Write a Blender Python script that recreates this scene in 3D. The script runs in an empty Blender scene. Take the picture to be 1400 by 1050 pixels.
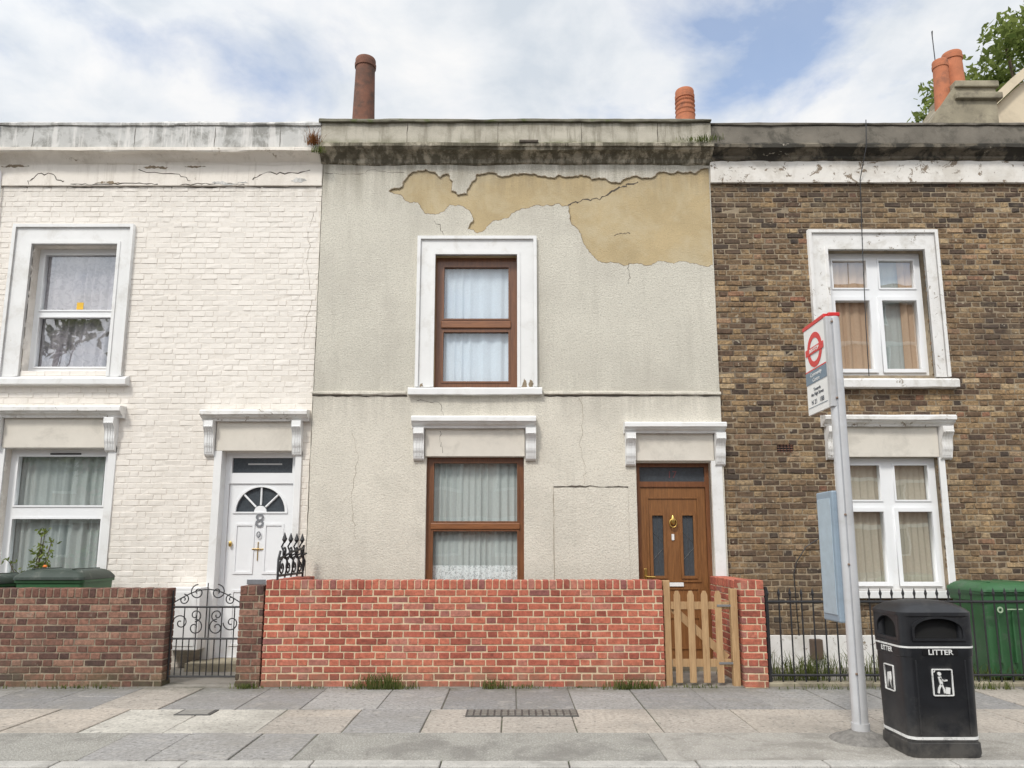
import bpy, math, random
from mathutils import Vector, Matrix, noise
R=random.Random(7)
scene=bpy.context.scene
col=scene.collection
PI=math.pi
# ------------------------------------------------------------------ materials
def newmat(name):
    m=bpy.data.materials.new(name); m.use_nodes=True
    nt=m.node_tree; return m,nt,nt.nodes['Principled BSDF']
def N(nt,t,**kw):
    n=nt.nodes.new(t)
    for k,v in kw.items(): setattr(n,k,v)
    return n
def mixc(nt,fac,a,b,blend='MIX'):
    n=N(nt,'ShaderNodeMix',data_type='RGBA',blend_type=blend)
    for i,v in ((0,fac),(6,a),(7,b)):
        if isinstance(v,(int,float)): n.inputs[i].default_value=v
        elif isinstance(v,tuple): n.inputs[i].default_value=(v[0],v[1],v[2],1)
        else: nt.links.new(v,n.inputs[i])
    return n.outputs[2]
def ramp(nt,src,stops,interp='LINEAR'):
    r=N(nt,'ShaderNodeValToRGB'); r.color_ramp.interpolation=interp
    e=r.color_ramp.elements
    while len(e)<len(stops): e.new(.5)
    for i,(p,c) in enumerate(stops):
        e[i].position=p
        e[i].color=(c,c,c,1) if isinstance(c,(int,float)) else (c[0],c[1],c[2],1)
    nt.links.new(src,r.inputs[0]); return r.outputs[0]
def tex(nt,scale,detail=4,rough=.6,stretch=(1,1,1),off=(0,0,0),dist=0):
    tc=N(nt,'ShaderNodeTexCoord'); mp=N(nt,'ShaderNodeMapping')
    mp.inputs['Scale'].default_value=stretch; mp.inputs['Location'].default_value=off
    nt.links.new(tc.outputs['Object'],mp.inputs[0])
    n=N(nt,'ShaderNodeTexNoise'); n.inputs['Scale'].default_value=scale
    n.inputs['Detail'].default_value=detail; n.inputs['Roughness'].default_value=rough
    n.inputs['Distortion'].default_value=dist
    nt.links.new(mp.outputs[0],n.inputs['Vector']); return n.outputs['Fac']
def bump(nt,b,src,strength,dist):
    n=N(nt,'ShaderNodeBump'); n.inputs['Strength'].default_value=strength; n.inputs['Distance'].default_value=dist
    nt.links.new(src,n.inputs['Height'])
    nrm=b.inputs['Normal']
    if nrm.is_linked: nt.links.new(nrm.links[0].from_socket,n.inputs['Normal'])
    nt.links.new(n.outputs[0],nrm)
def sc(c,s): return tuple(min(1,max(0,x*s)) for x in c)
def gradmask(nt,axis,a,b):
    tc=N(nt,'ShaderNodeTexCoord'); s=N(nt,'ShaderNodeSeparateXYZ'); nt.links.new(tc.outputs['Object'],s.inputs[0])
    m=N(nt,'ShaderNodeMapRange'); m.inputs[1].default_value=a; m.inputs[2].default_value=b
    nt.links.new(s.outputs[axis],m.inputs[0]); return m.outputs[0]
def mulf(nt,a,b):
    n=N(nt,'ShaderNodeMath',operation='MULTIPLY'); nt.links.new(a,n.inputs[0])
    if isinstance(b,(int,float)): n.inputs[1].default_value=b
    else: nt.links.new(b,n.inputs[1])
    return n.outputs[0]
def pm(name,c,rough=.7,var=.12,scale=3,bst=0,bsc=60,bd=.004,metal=0,dirt=None,speck=None,streak=None,chips=None,coat=0,grads=()):
    m,nt,b=newmat(name)
    f=tex(nt,scale,4,.65)
    out=ramp(nt,f,[(.3,sc(c,1-var)),(.7,sc(c,1+var))])
    if speck:   # (scale, colour, threshold, amount)
        s=tex(nt,speck[0],2,.7)
        k=ramp(nt,s,[(speck[2],0.),(speck[2]+.08,speck[3])])
        out=mixc(nt,k,out,speck[1])
    if dirt:    # (scale,colour,threshold,width,amount)
        s=tex(nt,dirt[0],6,.7,off=(3,7,1),dist=.4)
        k=ramp(nt,s,[(dirt[2],0.),(dirt[2]+dirt[3],dirt[4])])
        out=mixc(nt,k,out,dirt[1])
    if streak:  # vertical run-off staining
        s=tex(nt,streak[0],5,.7,stretch=(5,5,.5))
        k=ramp(nt,s,[(streak[2],0.),(streak[2]+streak[3],streak[4])])
        out=mixc(nt,k,out,streak[1])
    for (ax,a,bb,cc,am,scl,st) in grads:   # weathering that fades with height
        s=tex(nt,scl,5,.7,stretch=st,off=(1,2,3))
        k=mulf(nt,mulf(nt,gradmask(nt,ax,a,bb),ramp(nt,s,[(.36,0.),(.60,1.)])),am)
        out=mixc(nt,k,out,cc)
    if chips:   # flaked paint  (scale,colour,threshold)
        s=tex(nt,chips[0],6,.75,off=(9,2,5),dist=.6)
        k=ramp(nt,s,[(chips[2],0.),(chips[2]+.015,1.)])
        out=mixc(nt,k,out,chips[1]); 
        inv=ramp(nt,s,[(chips[2],1.),(chips[2]+.015,0.)])
        bump(nt,b,inv,.6,.004)
    nt.links.new(out,b.inputs['Base Color'])
    b.inputs['Roughness'].default_value=rough; b.inputs['Metallic'].default_value=metal
    b.inputs['Coat Weight'].default_value=coat
    if bst: bump(nt,b,tex(nt,bsc,3,.7),bst,bd)
    return m
def brickmat(name,stops,dirt=None,bst=.6,fine=.18,rough=.9,chips=None,dirt2=None,spots=None,grads=()):
    m,nt,b=newmat(name)
    a=N(nt,'ShaderNodeAttribute',attribute_name='bc'); s=N(nt,'ShaderNodeSeparateColor')
    nt.links.new(a.outputs['Color'],s.inputs[0])
    out=ramp(nt,s.outputs[0],stops)
    f=tex(nt,28,4,.75)
    out=mixc(nt,fine*2,out,ramp(nt,f,[(.25,.0),(.75,1.)]),'OVERLAY')
    for k_,dd in enumerate((dirt,dirt2)):
        if dd:
            k=ramp(nt,tex(nt,dd[0],6,.7,off=(4+k_*5,1,8)),[(dd[2],0.),(dd[2]+dd[3],dd[4])])
            out=mixc(nt,k,out,dd[1])
    if spots:
        k=ramp(nt,tex(nt,spots[0],1,.5,off=(2,5,1)),[(spots[2],0.),(spots[2]+.02,spots[3])]); out=mixc(nt,k,out,spots[1])
    for (ax,aa,bb,cc,am,scl,st) in grads:
        s2=tex(nt,scl,5,.7,stretch=st,off=(1,2,3))
        k=mulf(nt,mulf(nt,gradmask(nt,ax,aa,bb),ramp(nt,s2,[(.36,0.),(.60,1.)])),am)
        out=mixc(nt,k,out,cc)
    if chips:
        k=ramp(nt,tex(nt,chips[0],6,.7,off=(4,5,8)),[(chips[2],0.),(chips[2]+.02,1.)])
        out=mixc(nt,k,out,chips[1])
    nt.links.new(out,b.inputs['Base Color']); b.inputs['Roughness'].default_value=rough
    bump(nt,b,tex(nt,70,3,.75),bst,.005)
    return m
# ------------------------------------------------------------------ geometry helpers
def group(name):
    e=bpy.data.objects.new(name,None); e.empty_display_size=.2; col.objects.link(e); return e
def addmesh(name,verts,faces,mat,parent=None,bc=None,smooth=False,bev=0):
    me=bpy.data.meshes.new(name); me.from_pydata(verts,[],faces); me.update()
    if bc:
        at=me.color_attributes.new('bc','FLOAT_COLOR','POINT')
        for i,c in enumerate(bc): at.data[i].color=(c[0],c[1],c[2],1)
    o=bpy.data.objects.new(name,me); col.objects.link(o)
    if mat: me.materials.append(mat)
    if parent: o.parent=parent
    if smooth:
        for p in me.polygons: p.use_smooth=True
    if bev:
        b=o.modifiers.new('b','BEVEL'); b.width=bev; b.segments=2; b.limit_method='ANGLE'
    return o
def box(name,x0,x1,y0,y1,z0,z1,mat,parent=None,bev=.004):
    v=[(x,y,z) for x in (x0,x1) for y in (y0,y1) for z in (z0,z1)]
    f=[(0,1,3,2),(4,6,7,5),(0,4,5,1),(2,3,7,6),(0,2,6,4),(1,5,7,3)]
    return addmesh(name,v,f,mat,parent,bev=bev)
def chbox(V,F,B,x0,x1,y0,y1,z0,z1,ch,c,jit=0):
    base=len(V); X=(x0,x1);Y=(y0,y1);Z=(z0,z1); idx={}
    for sx in (0,1):
        for sy in (0,1):
            for sz in (0,1):
                ix=ch if sx==0 else -ch; iy=ch if sy==0 else -ch; iz=ch if sz==0 else -ch
                j=[R.uniform(-jit,jit) for _ in range(3)]
                x,y,z=X[sx]+j[0],Y[sy]+j[1],Z[sz]+j[2]
                for a,p in enumerate(((x,y+iy,z+iz),(x+ix,y,z+iz),(x+ix,y+iy,z))):
                    idx[(sx,sy,sz,a)]=len(V); V.append(p); B.append(c)
    g=lambda *k: idx[k]
    for s in (0,1):
        F.append((g(s,0,0,0),g(s,1,0,0),g(s,1,1,0),g(s,0,1,0)))
        F.append((g(0,s,0,1),g(1,s,0,1),g(1,s,1,1),g(0,s,1,1)))
        F.append((g(0,0,s,2),g(1,0,s,2),g(1,1,s,2),g(0,1,s,2)))
    for a in (0,1):
        for b in (0,1):
            F.append((g(a,b,0,0),g(a,b,1,0),g(a,b,1,1),g(a,b,0,1)))
            F.append((g(a,0,b,0),g(a,1,b,0),g(a,1,b,2),g(a,0,b,2)))
            F.append((g(0,a,b,1),g(1,a,b,1),g(1,a,b,2),g(0,a,b,2)))
            for c2 in (0,1): F.append((g(a,b,c2,0),g(a,b,c2,1),g(a,b,c2,2)))
def bricks(name,a0,a1,z0,z1,d0,d1,mat,parent,holes=(),axis='x',ch=.005,jit=.0015,course=.075,joint=.011,bond='flemish',seed=1,djit=.002):
    """real bricks with chamfered arrises laid in courses; axis=direction of the wall"""
    R.seed(seed); V=[];F=[];B=[]; z=z0; k=0
    n=max(1,round((z1-z0)/course)); h=(z1-z0)/n
    for k in range(n):
        zz=z0+k*h; zc=zz+h/2
        if bond=='flemish': seq=[.215,.1025]; x=a0-(.169 if k%2 else 0)-R.uniform(0,.01)
        else: seq=[.215]; x=a0-(.1125 if k%2 else 0)
        cuts=[(c0,c1) for c0,c1,e0,e1 in holes if e0<zc<e1]
        i=0
        while x<a1:
            L=seq[i%len(seq)]+R.uniform(-.004,.004); i+=1
            segs=[(max(x,a0),min(x+L,a1))]
            for c0,c1 in cuts:
                ns=[]
                for s0,s1 in segs:
                    if s1<=c0 or s0>=c1: ns.append((s0,s1)); continue
                    if s0<c0: ns.append((s0,c0))
                    if s1>c1: ns.append((c1,s1))
                segs=ns
            c=(R.random(),R.random(),R.random()); dj=R.uniform(-djit,djit)
            for s0,s1 in segs:
                if s1-s0<.025: continue
                if axis=='x': chbox(V,F,B,s0,s1,d0+dj,d1,zz+joint/2,zz+h-joint/2,ch,c,jit)
                else: chbox(V,F,B,d0+dj,d1,s0,s1,zz+joint/2,zz+h-joint/2,ch,c,jit)
            x+=L+joint
    return addmesh(name,V,F,mat,parent,bc=B)
def coping(name,a0,a1,z0,z1,d0,d1,mat,parent,axis='x',seed=3,w=.067,joint=.011):
    R.seed(seed); V=[];F=[];B=[]; n=max(1,round((a1-a0)/(w+joint))); s=(a1-a0)/n
    for i in range(n):
        c=(R.random(),R.random(),R.random()); p=a0+i*s; q=R.uniform(-.003,.003)
        if axis=='x': chbox(V,F,B,p+joint/2,p+s-joint/2,d0+q,d1,z0,z1+q,.006,c,.0015)
        else: chbox(V,F,B,d0+q,d1,p+joint/2,p+s-joint/2,z0,z1+q,.006,c,.0015)
    return addmesh(name,V,F,mat,parent,bc=B)
def sheet(name,outer,holes,y0,y1,mat,parent=None,bev=0):
    """slab in the XZ plane between y0 and y1 with real openings"""
    cu=bpy.data.curves.new(name,'CURVE'); cu.dimensions='2D'; cu.fill_mode='BOTH'; cu.extrude=(y1-y0)/2
    for pts in [outer]+list(holes):
        s=cu.splines.new('POLY'); s.points.add(len(pts)-1); s.use_cyclic_u=True
        for i,(x,z) in enumerate(pts): s.points[i].co=(x,z,0,1)
    o=bpy.data.objects.new(name,cu); col.objects.link(o)
    bpy.context.view_layer.update()
    me=bpy.data.meshes.new_from_object(o.evaluated_get(bpy.context.evaluated_depsgraph_get()))
    bpy.data.objects.remove(o)
    yc=(y0+y1)/2
    for v in me.vertices:
        x,y,z=v.co; v.co=(x,yc-z,y)
    me.materials.clear(); me.materials.append(mat)
    o=bpy.data.objects.new(name,me); col.objects.link(o)
    if parent: o.parent=parent
    return o
def rc(x0,x1,z0,z1): return [(x0,z0),(x1,z0),(x1,z1),(x0,z1)]
def rrect(x0,x1,z0,z1,r,n=6):
    pts=[]
    for cx,cz,a in ((x1-r,z0+r,-90),(x1-r,z1-r,0),(x0+r,z1-r,90),(x0+r,z0+r,180)):
        for i in range(n+1):
            t=math.radians(a+90*i/n); pts.append((cx+r*math.cos(t),cz+r*math.sin(t)))
    return pts
def circ(cx,cz,r,n=40,a0=0,a1=360):
    k=n if a1-a0==360 else n+1
    return [(cx+r*math.cos(math.radians(a0+(a1-a0)*i/n)),cz+r*math.sin(math.radians(a0+(a1-a0)*i/n))) for i in range(k)]
def profx(name,pts,x0,x1,mat,parent=None,bev=0,nseg=1,wob=0):
    """profile in YZ swept along X"""
    n=len(pts); V=[];F=[]
    for s in range(nseg+1):
        x=x0+(x1-x0)*s/nseg
        for i,(y,z) in enumerate(pts):
            w=wob*(noise.noise(Vector((x*1.3,i*.7,3.1)))+.5*noise.noise(Vector((x*6,i*1.7,1.1)))) if wob else 0
            V.append((x,y+w*.6,z+w))
    for s in range(nseg):
        for i in range(n):
            j=(i+1)%n; F.append((s*n+i,s*n+j,(s+1)*n+j,(s+1)*n+i))
    F.append(tuple(range(n))); F.append(tuple(range(nseg*n,nseg*n+n))[::-1])
    return addmesh(name,V,F,mat,parent,bev=bev)
def profy(name,pts,y0,y1,mat,parent=None,bev=0):
    n=len(pts); V=[(x,y0,z) for x,z in pts]+[(x,y1,z) for x,z in pts]
    F=[(i,(i+1)%n,(i+1)%n+n,i+n) for i in range(n)]+[tuple(range(n)),tuple(range(2*n-1,n-1,-1))]
    return addmesh(name,V,F,mat,parent,bev=bev)
def tubes(name,lines,r,mat,parent=None,res=2,cyc=False):
    cu=bpy.data.curves.new(name,'CURVE'); cu.dimensions='3D'; cu.bevel_depth=r; cu.bevel_resolution=res; cu.use_fill_caps=True
    for pts in lines:
        s=cu.splines.new('POLY'); s.points.add(len(pts)-1); s.use_cyclic_u=cyc
        for i,p in enumerate(pts): s.points[i].co=(p[0],p[1],p[2],1)
    o=bpy.data.objects.new(name,cu); col.objects.link(o); cu.materials.append(mat)
    if parent: o.parent=parent
    return o
def cyl(name,cx,cy,prof,mat,parent=None,n=28,smooth=True,lean=(0,0)):
    V=[];F=[]
    for z,r in prof:
        k=(z-prof[0][0])
        for i in range(n):
            a=2*PI*i/n; V.append((cx+r*math.cos(a)+lean[0]*k,cy+r*math.sin(a)+lean[1]*k,z))
    m=len(prof)
    for s in range(m-1):
        for i in range(n):
            j=(i+1)%n; F.append((s*n+i,s*n+j,(s+1)*n+j,(s+1)*n+i))
    F.append(tuple(range(n))[::-1]); F.append(tuple(range((m-1)*n,m*n)))
    o=addmesh(name,V,F,mat,parent,smooth=smooth)
    if smooth:
        e=o.modifiers.new('e','EDGE_SPLIT'); e.split_angle=math.radians(40)
    return o
def loft(name,secs,mat,parent=None,smooth=True):
    """secs: (z,cx,cy,w,d,r) rounded rectangles"""
    V=[];F=[];n=0
    for z,cx,cy,w,d,r in secs:
        p=rrect(cx-w/2,cx+w/2,cy-d/2,cy+d/2,min(r,w/2-.001,d/2-.001),6); n=len(p)
        V+=[(x,y,z) for x,y in p]
    m=len(secs)
    for s in range(m-1):
        for i in range(n):
            j=(i+1)%n; F.append((s*n+i,s*n+j,(s+1)*n+j,(s+1)*n+i))
    F.append(tuple(range(n))[::-1]); F.append(tuple(range((m-1)*n,m*n)))
    o=addmesh(name,V,F,mat,parent,smooth=smooth)
    e=o.modifiers.new('e','EDGE_SPLIT'); e.split_angle=math.radians(35)
    return o
def text(s,size,loc,mat,parent,rot=(PI/2,0,0),name='lettering',sx=1,bold=0.0,align='CENTER'):
    cu=bpy.data.curves.new(name,'FONT'); cu.body=s; cu.size=size; cu.align_x=align; cu.align_y='CENTER'; cu.extrude=.0008; cu.offset=bold
    o=bpy.data.objects.new(name,cu); col.objects.link(o); o.location=loc; o.rotation_euler=rot; o.scale=(sx,1,1)
    cu.materials.append(mat); o.parent=parent; return o
def crack(name,pts,y,w,mat,parent,seed=0,sub=5,amp=.02):
    """thin irregular ribbon on a wall face, for open cracks and painted shadow lines"""
    R.seed(seed); P=[]
    for (a,b),(c,d) in zip(pts[:-1],pts[1:]):
        for i in range(sub):
            t=i/sub; P.append((a+(c-a)*t+R.uniform(-amp,amp),b+(d-b)*t+R.uniform(-amp,amp)))
    P.append(pts[-1]); V=[];F=[]
    for i,(x,z) in enumerate(P):
        q=P[min(i+1,len(P)-1)]; p=P[max(i-1,0)]
        dx,dz=q[0]-p[0],q[1]-p[1]; L=math.hypot(dx,dz) or 1; ww=w*R.uniform(.25,1.2)/2
        V+=[(x-dz/L*ww,y,z+dx/L*ww),(x+dz/L*ww,y,z-dx/L*ww)]
    for i in range(len(P)-1): F.append((2*i,2*i+1,2*i+3,2*i+2))
    return addmesh(name,V,F,mat,parent)
def rough_poly(pts,it=4,amp=.16,seed=2):
    R.seed(seed)
    for k in range(it):
        out=[]
        for i,(x,z) in enumerate(pts):
            x2,z2=pts[(i+1)%len(pts)]; L=math.hypot(x2-x,z2-z); out.append((x,z))
            if L<.02: continue
            d=R.uniform(-amp,amp)*L
            if x>2.7 and x2>2.7: d=0
            out.append(((x+x2)/2-(z2-z)/L*d,(z+z2)/2+(x2-x)/L*d))
        pts=out
    return pts
# ------------------------------------------------------------------ material library
DRIP=(5,5,.4)
stucco=pm('render_stucco',(.61,.58,.50),.95,.06,1.2,1.,45,.012,dirt=(1.1,(.48,.45,.39),.48,.2,.65),speck=(55,(.38,.36,.31),.52,.5),streak=(1.2,(.44,.415,.355),.53,.2,.5),
   grads=((2,6.0,6.8,(.25,.225,.175),.8,1.3,DRIP),(2,4.4,3.5,(.42,.395,.34),.45,1.6,(3,3,.6))))
stucco_low=pm('render_stucco_lower',(.67,.63,.545),.95,.06,1.2,1.,45,.012,dirt=(1.3,(.50,.47,.405),.49,.2,.6),speck=(55,(.45,.42,.365),.53,.45),streak=(1.3,(.48,.45,.385),.56,.18,.4),
   grads=((2,3.0,3.5,(.40,.375,.32),.6,1.5,DRIP),(2,1.3,.2,(.30,.28,.23),.7,2,(1,1,1))))
patchm=pm('old_render_patch',(.46,.36,.205),.95,.10,2.2,.7,45,.010,dirt=(1.6,(.53,.455,.31),.48,.16,.55),speck=(60,(.33,.27,.17),.56,.45),grads=((2,6.2,6.7,(.25,.20,.13),.6,2,DRIP),))
crack_shade_m=pm('crack_and_shadow_dark',(.09,.075,.06),.95,.3,20); edgem=pm('broken_render_and_edge_shadow',(.24,.19,.13),.95,.3,20)  # dark browns for cracks and bare edges, also for painted shadow lines
corn_c=pm('weathered_cornice',(.38,.34,.265),.95,.14,3,.9,50,.01,dirt=(2.4,(.13,.115,.08),.46,.12,.85),streak=(1.5,(.09,.08,.055),.43,.12,.9),grads=((2,6.94,6.985,(.10,.12,.04),.8,4,(1,1,1)),))
para_c=pm('weathered_parapet',(.48,.445,.37),.95,.10,2,.8,60,.008,dirt=(2,(.28,.255,.20),.50,.15,.65),streak=(1.1,(.22,.20,.155),.50,.1,.65),grads=((2,7.12,7.28,(.13,.12,.08),.7,2.5,(2,2,.8)),(2,7.06,6.97,(.15,.15,.07),.7,4,(1,1,1))))
cap_c=pm('coping_dark',(.15,.14,.105),.95,.3,6,.6,60,.006,dirt=(5,(.09,.11,.035),.55,.08,.8))
para_l=pm('parapet_grey_white',(.50,.495,.475),.9,.10,3,.5,60,.006,dirt=(3.5,(.22,.215,.195),.47,.14,.8),streak=(1.3,(.68,.66,.63),.52,.08,.7))
white_l=pm('cream_masonry_paint',(.77,.72,.65),.8,.04,1.5,.5,50,.006,dirt=(1.6,(.58,.53,.46),.50,.14,.6),chips=(5,(.42,.36,.285),.645),streak=(1.4,(.52,.47,.40),.54,.12,.55))
white_br=brickmat('cream_painted_brick',[(0.,(.775,.73,.67)),(1.,(.805,.76,.70))],dirt=(1.0,(.68,.63,.565),.50,.2,.5),bst=.7,fine=.02,chips=(9,(.54,.47,.38),.735),dirt2=(5,(.72,.675,.61),.52,.16,.5),
   grads=((2,6.0,6.45,(.50,.455,.39),.5,1.5,DRIP),(2,3.9,3.3,(.58,.53,.46),.3,1.3,DRIP),(2,1.0,.1,(.4,.38,.33),.6,3,(1,1,1))))
white_mor=pm('cream_painted_mortar',(.69,.64,.575),.9,.06,8,.6,60,.006,dirt=(4,(.78,.73,.665),.46,.06,.9))
para_r=pm('parapet_sooty',(.17,.152,.125),.95,.2,3,.6,60,.006,dirt=(3,(.065,.06,.048),.5,.12,.7),speck=(50,(.28,.26,.21),.62,.5))
corn_r=pm('cornice_black',(.14,.12,.09),.95,.35,3,.7,40,.008,dirt=(3,(.025,.023,.018),.44,.1,.9),chips=(4,(.34,.31,.25),.64))
band_r=pm('flaking_white_band',(.74,.71,.66),.85,.06,3,.5,50,.005,dirt=(2,(.54,.50,.44),.48,.14,.65),chips=(6,(.24,.19,.14),.575))
stock=brickmat('london_stock_brick',[(0.,(.04,.030,.024)),(.10,(.095,.058,.037)),(.4,(.17,.108,.058)),(.68,(.235,.152,.078)),(.88,(.32,.215,.11)),(.95,(.38,.28,.165)),(1.,(.21,.09,.052))],dirt=(.8,(.075,.054,.04),.47,.2,.62),fine=.42,dirt2=(3.2,(.33,.25,.15),.55,.16,.45),spots=(17,(.42,.37,.28),.70,.6),
   grads=((2,5.6,6.5,(.06,.048,.036),.65,1.4,(2,2,.6)),(2,3.6,2.9,(.075,.055,.04),.45,1.5,DRIP),(2,1.3,.4,(.07,.06,.045),.55,1.6,(1,1,1))))
stock_mor=pm('stock_brick_mortar',(.28,.225,.155),.95,.3,8,.8,60,.006,dirt=(.9,(.105,.082,.062),.47,.2,.7))
redb=brickmat('red_brick',[(0.,(.25,.068,.045)),(.3,(.37,.10,.065)),(.8,(.45,.14,.085)),(.93,(.40,.16,.12)),(1.,(.22,.08,.07))],dirt=(2.2,(.48,.31,.235),.56,.16,.4),fine=.22,dirt2=(12,(.22,.09,.06),.58,.1,.4),grads=((2,.30,.0,(.20,.15,.10),.8,3,(1,1,1)),))
red_mor=pm('pale_mortar',(.60,.48,.325),.95,.16,14,.8,70,.006,dirt=(3,(.38,.295,.21),.53,.15,.6))
oldb=brickmat('weathered_brown_brick',[(0.,(.07,.038,.032)),(.3,(.14,.065,.047)),(.7,(.20,.095,.066)),(1.,(.27,.15,.105))],dirt=(2,(.10,.08,.064),.50,.2,.6),fine=.30,dirt2=(9,(.32,.28,.22),.61,.08,.5),grads=((2,.3,.0,(.09,.10,.05),.7,3,(1,1,1)),))
old_mor=pm('brown_mortar',(.29,.24,.175),.95,.25,14,.8,70,.006,dirt=(3,(.12,.10,.08),.50,.15,.6))
trim=pm('white_trim_paint',(.74,.74,.73),.55,.04,3,.2,60,.003,dirt=(3,(.54,.52,.48),.53,.16,.55),chips=(9,(.38,.34,.28),.70))
trim_flake=pm('white_trim_flaking',(.73,.72,.70),.6,.05,4,.3,60,.003,dirt=(4,(.50,.475,.425),.50,.14,.6),chips=(9,(.27,.225,.17),.61))
sofftrim=pm('lintel_panel_grey',(.64,.60,.53),.8,.06,3,.3,60,.004,dirt=(3,(.48,.45,.395),.50,.14,.55))
upvc=pm('white_upvc',(.80,.81,.82),.3,.02,2,dirt=(5,(.64,.63,.60),.60,.15,.3))
def woodmat(name,c1,c2,rough=.4,s=6,st=(9,9,.7),coat=.2):
    m,nt,b=newmat(name)
    f=tex(nt,s,5,.6,stretch=st,dist=.8)
    nt.links.new(ramp(nt,f,[(.3,c1),(.7,c2)]),b.inputs['Base Color'])
    b.inputs['Roughness'].default_value=rough; b.inputs['Coat Weight'].default_value=coat
    bump(nt,b,f,.15,.002); return m
brownf=woodmat('woodgrain_brown_frame',(.12,.045,.017),(.21,.082,.03))
brownh=woodmat('woodgrain_brown_rail',(.16,.06,.02),(.27,.105,.036),st=(.7,9,9))
oakdoor=woodmat('oak_door',(.15,.062,.02),(.26,.115,.038))
gatewood=woodmat('gate_softwood',(.32,.19,.09),(.50,.33,.17),.75,5,(12,12,.8),0)
def glassmat(name,refl=.05,tint=(.97,.985,.985)):
    m,nt,b=newmat(name); nt.nodes.remove(b)
    o=nt.nodes['Material Output']; t=N(nt,'ShaderNodeBsdfTransparent'); t.inputs[0].default_value=(*tint,1)
    g=N(nt,'ShaderNodeBsdfGlossy'); g.inputs['Roughness'].default_value=.01; g.inputs[0].default_value=(1,1,1,1)
    lw=N(nt,'ShaderNodeLayerWeight'); lw.inputs[0].default_value=.5
    pw=N(nt,'ShaderNodeMath',operation='POWER'); nt.links.new(lw.outputs['Facing'],pw.inputs[0]); pw.inputs[1].default_value=4
    ad=N(nt,'ShaderNodeMath',operation='ADD'); ad.inputs[1].default_value=refl+.03; nt.links.new(pw.outputs[0],ad.inputs[0]); ad.use_clamp=True
    nz=tex(nt,1.1,2,.5); bm=N(nt,'ShaderNodeBump'); bm.inputs['Strength'].default_value=.06; bm.inputs['Distance'].default_value=.05
    nt.links.new(nz,bm.inputs['Height']); nt.links.new(bm.outputs[0],g.inputs['Normal'])
    mx=N(nt,'ShaderNodeMixShader'); nt.links.new(ad.outputs[0],mx.inputs[0]); nt.links.new(t.outputs[0],mx.inputs[1]); nt.links.new(g.outputs[0],mx.inputs[2])
    nt.links.new(mx.outputs[0],o.inputs[0]); return m
glass=glassmat('window_glass'); glass_hi=glassmat('window_glass_reflective',.16)
glass_dark=pm('obscured_glass',(.06,.07,.08),.15,.2,30,.3,90,.002)
def clothmat(name,c,pat=None):
    m,nt,b=newmat(name)
    f=tex(nt,40,3,.6); out=ramp(nt,f,[(.3,sc(c,.95)),(.7,sc(c,1.04))])
    if pat: out=mixc(nt,ramp(nt,tex(nt,pat[0],4,.6,dist=1.),[(pat[2],0.),(pat[2]+.05,pat[3])]),out,pat[1])
    nt.links.new(out,b.inputs['Base Color']); b.inputs['Roughness'].default_value=1; b.inputs['Specular IOR Level'].default_value=.1
    return m
net=clothmat('net_curtain',(.58,.65,.72)); net2=clothmat('net_curtain_warm',(.46,.50,.485)); net_dk=clothmat('patterned_net',(.38,.355,.38),pat=(14,(.20,.18,.21),.5,.6))
beige=clothmat('beige_curtain',(.52,.38,.27)); lace=clothmat('lace_hem',(.76,.80,.80),pat=(45,(.34,.38,.38),.52,.8))
dark=pm('dark_interior',(.05,.05,.055),.9); blackm=pm('black_paint',(.018,.018,.02),.4,.2,20,coat=.2)
iron=pm('black_iron',(.02,.02,.022),.5,.3,30,.2,80,.001,dirt=(30,(.12,.06,.035),.66,.05,.6))
brass=pm('brass',(.62,.42,.13),.3,.08,30,metal=1)
slate=pm('slate_roof',(.10,.105,.115),.7,.2,5,.4,30)
tile_r=pm('terracotta_pot',(.44,.155,.075),.85,.12,6,.3,40,dirt=(5,(.22,.095,.06),.50,.15,.7))
pot_dk=pm('sooty_pot',(.19,.085,.055),.9,.25,5,.3,40,dirt=(4,(.07,.05,.04),.44,.2,.8))
stackm=pm('chimney_render',(.30,.265,.19),.95,.2,3,.5,40,.006,dirt=(3,(.14,.12,.09),.48,.15,.7))
creamg=pm('cream_gable',(.62,.53,.39),.9,.05,2,.3,60,dirt=(2,(.48,.41,.30),.5,.15,.6))
# ------------------------------------------------------------------ reusable building parts
def curtain(name,x0,x1,z0,z1,y,mat,parent,pitch=.07,amp=.016,seed=0,bot=0):
    nx=int((x1-x0)/.007); V=[];F=[]; nz=10
    for i in range(nx+1):
        x=x0+(x1-x0)*i/nx; ph=7*noise.noise(Vector((x*2.6,seed*3.3,0)))
        for k in range(nz+1):
            z=z0+(z1-z0)*k/nz
            a=amp*(1.25-.5*k/nz)*(.35+1.1*abs(noise.noise(Vector((x*4,seed,1)))))
            yy=y+a*math.sin(2*PI*x/pitch+ph+.5*noise.noise(Vector((x*3,z*1.2,seed))))+.22*a*math.sin(4.3*PI*x/pitch+ph*1.7)
            V.append((x,yy,z))
    for i in range(nx):
        for k in range(nz):
            a=i*(nz+1)+k; F.append((a,a+nz+1,a+nz+2,a+1))
    return addmesh(name,V,F,mat,parent,smooth=True)
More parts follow.
